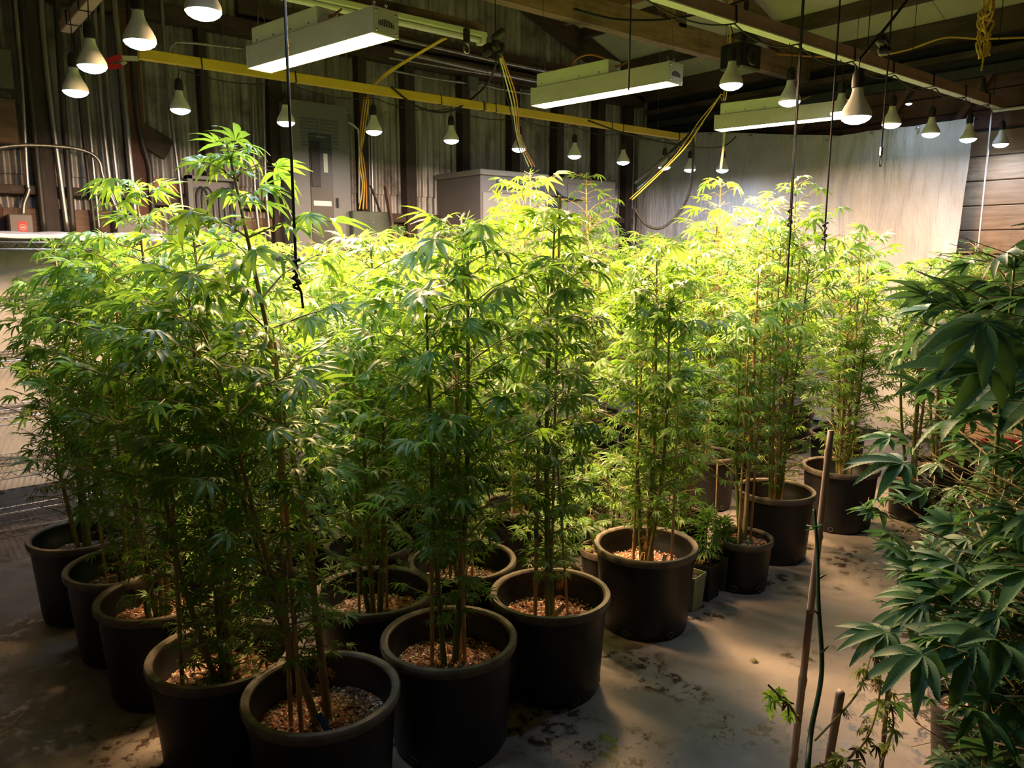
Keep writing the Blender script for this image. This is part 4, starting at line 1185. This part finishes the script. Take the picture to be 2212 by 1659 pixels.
# ------------------------------------------------------------------ cables and ropes
def cable(pts, r, mat, label, cat='cable', name='cable', group=None):
    return tag(MB().tube(spline([tuple(p) for p in pts], 8), r, 6).build(name, mat, smooth=True), label, cat, group)
def _hang(p): return (p[0], p[1], roof_z(p[0])-0.01)
def ropeline(px0, py0, px1, py1, d, label, r=0.0038, mat='rope_black', knot=True, name='rope', ztop=None):
    """a rope hanging straight down at the depth d of its lower end"""
    b_ = dep(px1, py1, d) if d < 5.8 else atv(px1, py1, 2.46)
    zt = roof_z(b_[0])-0.03 if ztop is None else ztop
    root = thing(name, tuple(b_), label, 'rope', None)
    MB().tube([(0, 0, 0), (0.004, 0.002, (zt-b_[2])*0.3), (0, 0, zt-b_[2])], r, 6).build('line', mat, root, True)
    if knot:
        MB().tube([(0.010*math.cos(t*1.9), 0.010*math.sin(t*1.3), 0.05*t/8-0.02) for t in range(14)], r*1.1, 6).build('knot', mat, root, True)
        MB().tube([(0, 0, 0), (0.012, 0, -0.03), (0.016, 0.004, -0.07)], r*0.9, 6).build('tail', mat, root, True)
    return root
ropeline(612, 0, 641, 610, 2.05, 'thick black rope hanging before the tall electrical cabinet', 0.0042)
ropeline(1366, 0, 1358, 195, 3.0, 'thin black rope hanging across the middle grow light', 0.0035, knot=False)
ropeline(1722, 0, 1706, 480, 3.4, 'black rope with bulky knot hanging among the plants', 0.004)
ropeline(1715, 0, 1700, 620, 3.35, 'plain black rope hanging next to the bulky knot', 0.0035, knot=False)
ropeline(1805, 0, 1781, 510, 3.6, 'black rope ending in a small knot above the canopy', 0.004)
rp = ropeline(1912, 0, 1903, 335, 3.9, 'black rope with metal crimp and loop at its end', 0.004, knot=False)
MB().bbox((-0.010, -0.006, -0.005), (0.010, 0.006, 0.04), 0.003).build('crimp', 'hook_steel', rp)
MB().tube([(0.012*math.sin(t), 0, -0.03+0.026*math.cos(t)) for t in [2*PI*i/14 for i in range(15)]], 0.0035, 6, False).build('loop', 'rope_black', rp)
ropeline(2135, 0, 2107, 600, 5.9, 'white cord hanging past the edge of the tarp', 0.006, 'white_cable', ztop=2.8)
ropeline(1038, 0, 1008, 90, 4.4, 'thin black line holding a steel ring hook', 0.003, knot=False)
p = dep(1008, 95, 4.4)
hk = thing('hook', tuple(p), 'steel ring hook hanging below the white strip light', 'hook')
MB().bbox((-0.02, -0.012, 0.0), (0.02, 0.012, 0.085), 0.006).build('pulley', 'black_rubber', hk)
MB().tube([(0.02*math.sin(t), 0, -0.025+0.026*math.cos(t)) for t in [2*PI*i/16 for i in range(14)]], 0.004, 6).build('ring', 'hook_steel', hk, True)
# plug cluster and its bundle
p = dep(1070, 95, 4.9)
pc = thing('plug_cluster', tuple(p), 'clump of black plugs hanging with a bundle of cables', 'plug')
for k, (x, y, zz, rz) in enumerate(((0, 0, 0, .3), (0.05, 0.01, -0.03, 1.0), (-0.05, 0.02, -0.04, 2.0), (0.01, -0.02, 0.05, .6))):
    o = MB().bbox((-0.03, -0.02, -0.05), (0.03, 0.02, 0.05), 0.012).build('plug', 'black_rubber', pc)
    o.location = (x, y, zz); o.rotation_euler = (0.3*k, 0.4, rz)
MB().tube([(0, 0, 0.05), (0, 0, roof_z(p[0])-p[2]-0.02)], 0.003, 6).build('line', 'rope_black', pc)
for k, (mat, dx) in enumerate((('rope_black', 0), ('yellow_cable', 14), ('white_cable', 7), ('orange_cable', 20))):
    cable([dep(1070+dx*.3, 98, 4.9), dep(1090+dx, 190, 5.1), dep(1103+dx*.8, 240, 5.4), dep(1115+dx*.5, 300, 5.9), dep(1135+dx, 360, 6.3)], 0.005, mat, '%s cable of the bundle hanging from the black plugs' % ('black', 'yellow', 'white', 'orange')[k])
for k in range(3):
    cable([dep(965-k*3, 82, 5.2), dep(900-k*3, 120, 5.35), dep(845-k*4, 155, 5.5), dep(812-k*2, 182, 5.6)], 0.006, 'yellow_cable', '%s yellow cable of the three slanting down to the yellow bar' % ('uppermost', 'middle', 'lowest')[k], group='slanting yellow cables')
for k in range(3):
    cable([atv(797-k*5, 210, 5.9), atv(785-k*4, 300, 5.95), atv(776+k*5, 350, 5.95), atv(783+k*4, 400, 6.0), atv(776+k*8, 452, 6.02)], 0.007, 'yellow_cable' if k < 2 else 'orange_cable', ('yellow cable of the bunch tied up the corrugated wall', 'yellow cable of the bunch tied up the corrugated wall', 'orange cable of the bunch tied up the corrugated wall')[k], group='cables tied up the wall' if k < 2 else None)
cable([atv(845, 188, 4.95), atv(905, 232, 4.95), atv(975, 240, 4.95), atv(1040, 195, 4.97), dep(1068, 150, 5.0), dep(1072, 110, 4.9)], 0.008, 'rope_black', 'black cable looping below the yellow bar')
pts = []
bx = [atv(x, y, 4.96) for x, y in ((390, 150), (618, 178), (808, 212), (975, 235), (1121, 255), (1241, 272), (1346, 288), (1435, 298), (1490, 305))]
for a, b_ in zip(bx[:-1], bx[1:]): pts += sag(a, b_, 0.04, 6)[:-1]
tag(MB().tube(pts, 0.0035, 5).build('cable', 'rope_black'), 'thin black cable sagging from bulb to bulb along the yellow bar', 'cable')
cable([dep(1475, 215, 3.5), dep(1520, 190, 5.0), dep(1490, 260, 5.4), dep(1430, 340, 5.6), dep(1370, 425, 5.7)] if False else [_hang(dep(1572, 170, 5.5)), dep(1572, 170, 5.5), dep(1556, 205, 5.6), dep(1520, 260, 5.7), dep(1470, 330, 5.8), dep(1365, 432, 5.9)], 0.0045, 'yellow_cable', 'thick yellow cable slanting down in front of the tarp')
cable([_hang(dep(1566, 172, 5.55)), dep(1566, 172, 5.55), dep(1552, 210, 5.65), dep(1510, 262, 5.75), dep(1455, 340, 5.85), dep(1360, 430, 5.95)], 0.003, 'yellow_cable', 'thinner yellow cable slanting down beside the thick one')
cable([dep(1510, 270, 6.2), dep(1470, 310, 6.3), dep(1420, 355, 6.4), dep(1372, 398, 6.5)], 0.013, 'black_rubber', 'thick black cable slanting across the edge of the tarp')
cable([dep(1520, 262, 6.3), dep(1475, 318, 6.4), dep(1425, 368, 6.5), dep(1376, 412, 6.6)], 0.011, 'black_rubber', 'second black cable slanting across the edge of the tarp')
cable([dep(1497, 290, 6.6), dep(1497, 350, 6.7), dep(1490, 410, 6.8), dep(1470, 455, 6.8), dep(1430, 492, 6.8), dep(1395, 485, 6.8), dep(1370, 450, 6.8)], 0.012, 'black_rubber', 'black hose hanging in a loop before the tarp')
cable([dep(1270, 260, 5.8), dep(1340, 285, 5.9), dep(1420, 305, 6.0), dep(1500, 318, 6.0), dep(1560, 317, 6.0), dep(1590, 295, 6.0)], 0.006, 'rope_black', 'black cable drooping from yellow bar to grow light')
cable([dep(1565, 285, 6.0), dep(1562, 320, 6.0), dep(1559, 345, 6.0), dep(1556, 372, 6.0)], 0.010, 'cream_plastic', 'cream cord hanging from the end of the far grow light')
cable([dep(1230, 155, 4.3), dep(1245, 128, 4.3), dep(1275, 118, 4.3), dep(1310, 128, 4.25), dep(1330, 138, 4.2)], 0.005, 'orange_cable', 'orange brown cable arching over the middle grow light')
cable([dep(1240, 20, 3.9), dep(1330, 42, 4.1), dep(1440, 42, 4.3), dep(1540, 22, 4.4), dep(1640, -10, 4.5)], 0.008, 'rope_black', 'black cable sagging below the roof across the tie beam')
cable([atu(1880, 125, 6.95), atu(1960, 108, 6.95), atu(2040, 82, 6.95), atu(2120, 84, 6.95), atu(2240, 80, 6.95)], 0.008, 'yellow_cable', 'yellow cable strung level below the roof edge')
cable([atu(1620, 112, 6.6), atu(1720, 120, 6.6), atu(1790, 122, 6.6), atu(1880, 110, 6.6)], 0.008, 'orange_cable', 'orange cable strung behind the brown rail')
cable([dep(1856, 128, 3.0), dep(1880, 100, 3.05), dep(1925, 45, 3.1), dep(1990, -40, 3.2)], 0.006, 'rope_black', 'black rope slanting up to the roof from the lone bulb')
p = dep(1905, 88, 3.1)
pl = thing('power_strip', tuple(p), 'black plug block tied on the slanting rope', 'plug', rz=0.3)
MB().bbox((-0.06, -0.02, -0.02), (0.06, 0.02, 0.02), 0.01).build('block', 'black_rubber', pl)
MB().bbox((0.02, -0.03, -0.045), (0.07, 0.02, -0.015), 0.01).build('plug', 'black_rubber', pl)
p = atv(1606, 125, 2.9)
bs = thing('fan_box', tuple(p), 'black box fixed to the tie beam behind a bulb', 'box')
MB().bbox((-0.10, -0.06, -0.075), (0.10, 0.10, 0.075), 0.01).build('housing', 'black_plastic', bs)
MB().lathe([(0.02, 0.004), (0.05, 0.006), (0.055, 0)], 20).build('speaker_ring', 'black_rubber', bs).matrix_local = Matrix.Translation((0, -0.061, 0)) @ Matrix.Rotation(PI/2, 4, 'X')
MB().bar((0, 0, 0.07), (0.05, 0.02, 0.75), 0.03, 0.02).build('bracket', 'black_plastic', bs)
p = dep(2130, 45, 3.6)
yr = thing('yellow_rope', tuple(p), 'tangle of yellow rope tied round a rafter', 'rope')
gg = np.random.default_rng(5)
for k in range(7):
    pts = [(gg.uniform(-.03, .03), gg.uniform(-.03, .03), 0.14-0.05*i+gg.uniform(-.02, .02)) for i in range(7)]
    MB().tube(spline(pts, 5), 0.005, 5).build('strand', 'yellow_cable', yr, True)
MB().tube(spline([(0, 0, -.1), (0.01, 0, -.16), (0, 0.0, -.22)]), 0.005, 5).build('tail', 'yellow_cable', yr)
MB().tube([(0, 0, 0.1), (0, 0, roof_z(p[0])-p[2])], 0.006, 5).build('line', 'yellow_cable', yr)
# red clamp on the red brown post
p = atv(255, 132, 6.0)
cl = thing('spring_clamp', tuple(p), 'red spring clamp with pale jaws near the end of the yellow bar', 'clamp')
MB().bar((-0.09, 0, -0.02), (0.02, 0, 0.03), 0.03, 0.035).build('handle', 'red_plastic', cl)
MB().bar((-0.08, 0, -0.05), (0.02, 0, -0.03), 0.03, 0.03).build('handle', 'red_plastic', cl)
MB().bar((0.0, 0, 0.02), (0.13, 0, 0.035), 0.025, 0.03).build('jaw', 'cream_plastic', cl)
MB().bar((0.0, 0, -0.03), (0.05, 0, 0.0), 0.025, 0.02).build('jaw', 'cream_plastic', cl)
MB().tube([(0.0, 0.0, 0.0), (0.0, 0.25, 0.02)], 0.008, 6).build('screw_rod', 'hook_steel', cl)

# ------------------------------------------------------------------ tarps
def tarp(name, label, v0, v1, ztop, zbot, u0, seed, flare=0.0):
    r = random.Random(seed)
    ph = [r.uniform(0, 6.3) for _ in range(8)]
    nx, nz = 70, 46
    mb = MB()
    for j in range(nz+1):
        f = j/nz
        for i in range(nx+1):
            s = i/nx
            v = v0 + (v1-v0)*s + flare*f*s
            zt = np.interp(s, *ztop)
            z = zt + (zbot-zt)*f
            du = 0.022*math.sin(9*s+ph[0]+2.5*f) + 0.014*math.sin(21*s+ph[1]-3*f) + 0.010*math.sin(5*f*3+ph[2]+4*s) + 0.018*math.sin((s*7-f*5)*1.7+ph[3])*(1-f) + 0.006*math.sin(47*s+ph[4]+9*f)
            mb.v.append((u0 - abs(du)*0.9 - 0.02 - 0.05*math.sin(PI*f)*0.5, v, z))
    for j in range(nz):
        for i in range(nx):
            a = j*(nx+1)+i
            mb.f.append((a, a+1, a+nx+2, a+nx+1))
    root = thing(name, (0, 0, 0), label, 'tarp')
    mb.build('sheet', 'tarp', root, True)
    n = max(3, int(abs(v1-v0)/0.45))
    for i in range(n+1):
        s = (i+0.06)/(n+0.12)
        v = v0+(v1-v0)*s; z = np.interp(s, *ztop)-0.03
        o = MB().lathe([(0.006, 0.001), (0.009, 0.004), (0.014, 0.002), (0.015, -0.002)], 12).build('grommet', 'hook_steel', root)
        o.matrix_local = Matrix.Translation((u0-0.075, v, z)) @ Matrix.Rotation(-PI/2, 4, 'Y')
        MB().tube([(u0-0.07, v, z), (UW+0.035, v, z+0.03)], 0.004, 5).build('tie', 'rope_black', root)
    return root
def tz_(px, py): q = atu(px, py, UW-0.05); return q[1], q[2]
left_top = [tz_(*q) for q in ((1382, 288), (1450, 286), (1550, 285), (1690, 290), (1825, 293))]
v0, v1 = left_top[0][0], left_top[-1][0]
tarp('white_tarp', 'wide wrinkled white tarp hung across the corner by cables', v0, v1, ([(q[0]-v0)/(v1-v0) for q in left_top], [q[1] for q in left_top]), 0.05, UW-0.0, 5)
right_top = [tz_(*q) for q in ((1790, 300), (1830, 293), (1880, 284), (1990, 272), (2111, 254))]
v0, v1 = right_top[0][0], right_top[-1][0]
tarp('white_tarp', 'narrower white tarp with slanting free edge beside the planks', v0, v1, ([(q[0]-v0)/(v1-v0) for q in right_top], [q[1] for q in right_top]), 0.05, UW-0.06, 8, 0.10)

# ------------------------------------------------------------------ wire rack with white film
RU0, RU1, RV0, RV1 = -0.25, 1.30, 4.74, 5.20
rk = thing('wire_rack', (0, 0, 0), 'chrome wire shelving rack lined with white film', 'shelving rack')
for uu in (RU0, RU1):
    for vv in (RV0, RV1):
        MB().tube([(uu, vv, 0), (uu, vv, 1.76)], 0.0125, 10).build('post', 'chrome_wire', rk, True)
for z in (1.70, 1.40, 1.09, 0.79, 0.50, 0.18):
    sh = MB()
    for vv in (RV0, RV1):
        sh.tube([(RU0, vv, z+0.018), (RU1, vv, z+0.018)], 0.0035, 6)
        sh.tube([(RU0, vv, z-0.018), (RU1, vv, z-0.018)], 0.0035, 6)
        n = 46
        sh.tube([(RU0+(RU1-RU0)*i/n, vv, z+(0.016 if i % 2 else -0.016)) for i in range(n+1)], 0.0022, 4)
    for uu in (RU0, RU1):
        sh.tube([(uu, RV0, z+0.018), (uu, RV1, z+0.018)], 0.0035, 6)
        sh.tube([(uu, RV0, z-0.018), (uu, RV1, z-0.018)], 0.0035, 6)
    o = sh.build('shelf', 'chrome_wire', rk)
    dk_ = MB()
    for i in range(56):
        uu = RU0+(RU1-RU0)*(i+0.5)/56
        dk_.tube([(uu, RV0, z+0.021), (uu, RV1, z+0.021)], 0.0018, 4, False)
    for k in range(1, 3):
        vv = RV0+(RV1-RV0)*k/3
        dk_.tube([(RU0, vv, z+0.017), (RU1, vv, z+0.017)], 0.003, 5)
    dk_.build('deck_wires', 'chrome_wire', o, kind='stuff')
fm = MB()
r = random.Random(3)
path = [(RV1+0.025, 0.30), (RV1+0.03, 0.6), (RV1+0.024, 1.0), (RV1+0.03, 1.4), (RV1+0.02, 1.66), (RV1+0.0, 1.755), (RV1-0.06, 1.775), (RV0+0.25, 1.77), (RV0+0.05, 1.768), (RV0-0.008, 1.755), (RV0-0.012, 1.735)]
fine = spline([(0, a, b_) for a, b_ in path], 6)
nu = 46
for i, p in enumerate(fine):
    for k in range(nu+1):
        s = k/nu; uu = RU0-0.03+(RU1-RU0+0.06)*s
        wv = 0.007*math.sin(11*s+0.35*i) + 0.005*math.sin(29*s-0.5*i)
        fm.v.append((uu, p.y + (wv if p.z < 1.72 else 0), p.z + (wv*0.8 if p.z > 1.72 else 0)))
for i in range(len(fine)-1):
    for k in range(nu):
        a = i*(nu+1)+k
        fm.f.append((a, a+1, a+nu+2, a+nu+1))
tag(fm.build('plastic_film', 'white_film', smooth=True), 'white plastic film draped over and down inside the wire rack', 'plastic sheet')
bk = MB().lathe([(0.10, 0.0), (0.13, 0.28), (0.14, 0.28), (0.14, 0.30), (0.12, 0.30), (0.095, 0.01)], 24, cap0=True).build('bucket', 'red_plastic', smooth='angle')
q = atz(2035, 1000, 0.0); bk.location = (6.3, 1.95, 0)
tag(bk, 'red bucket half hidden by leaves at the end wall', 'bucket')
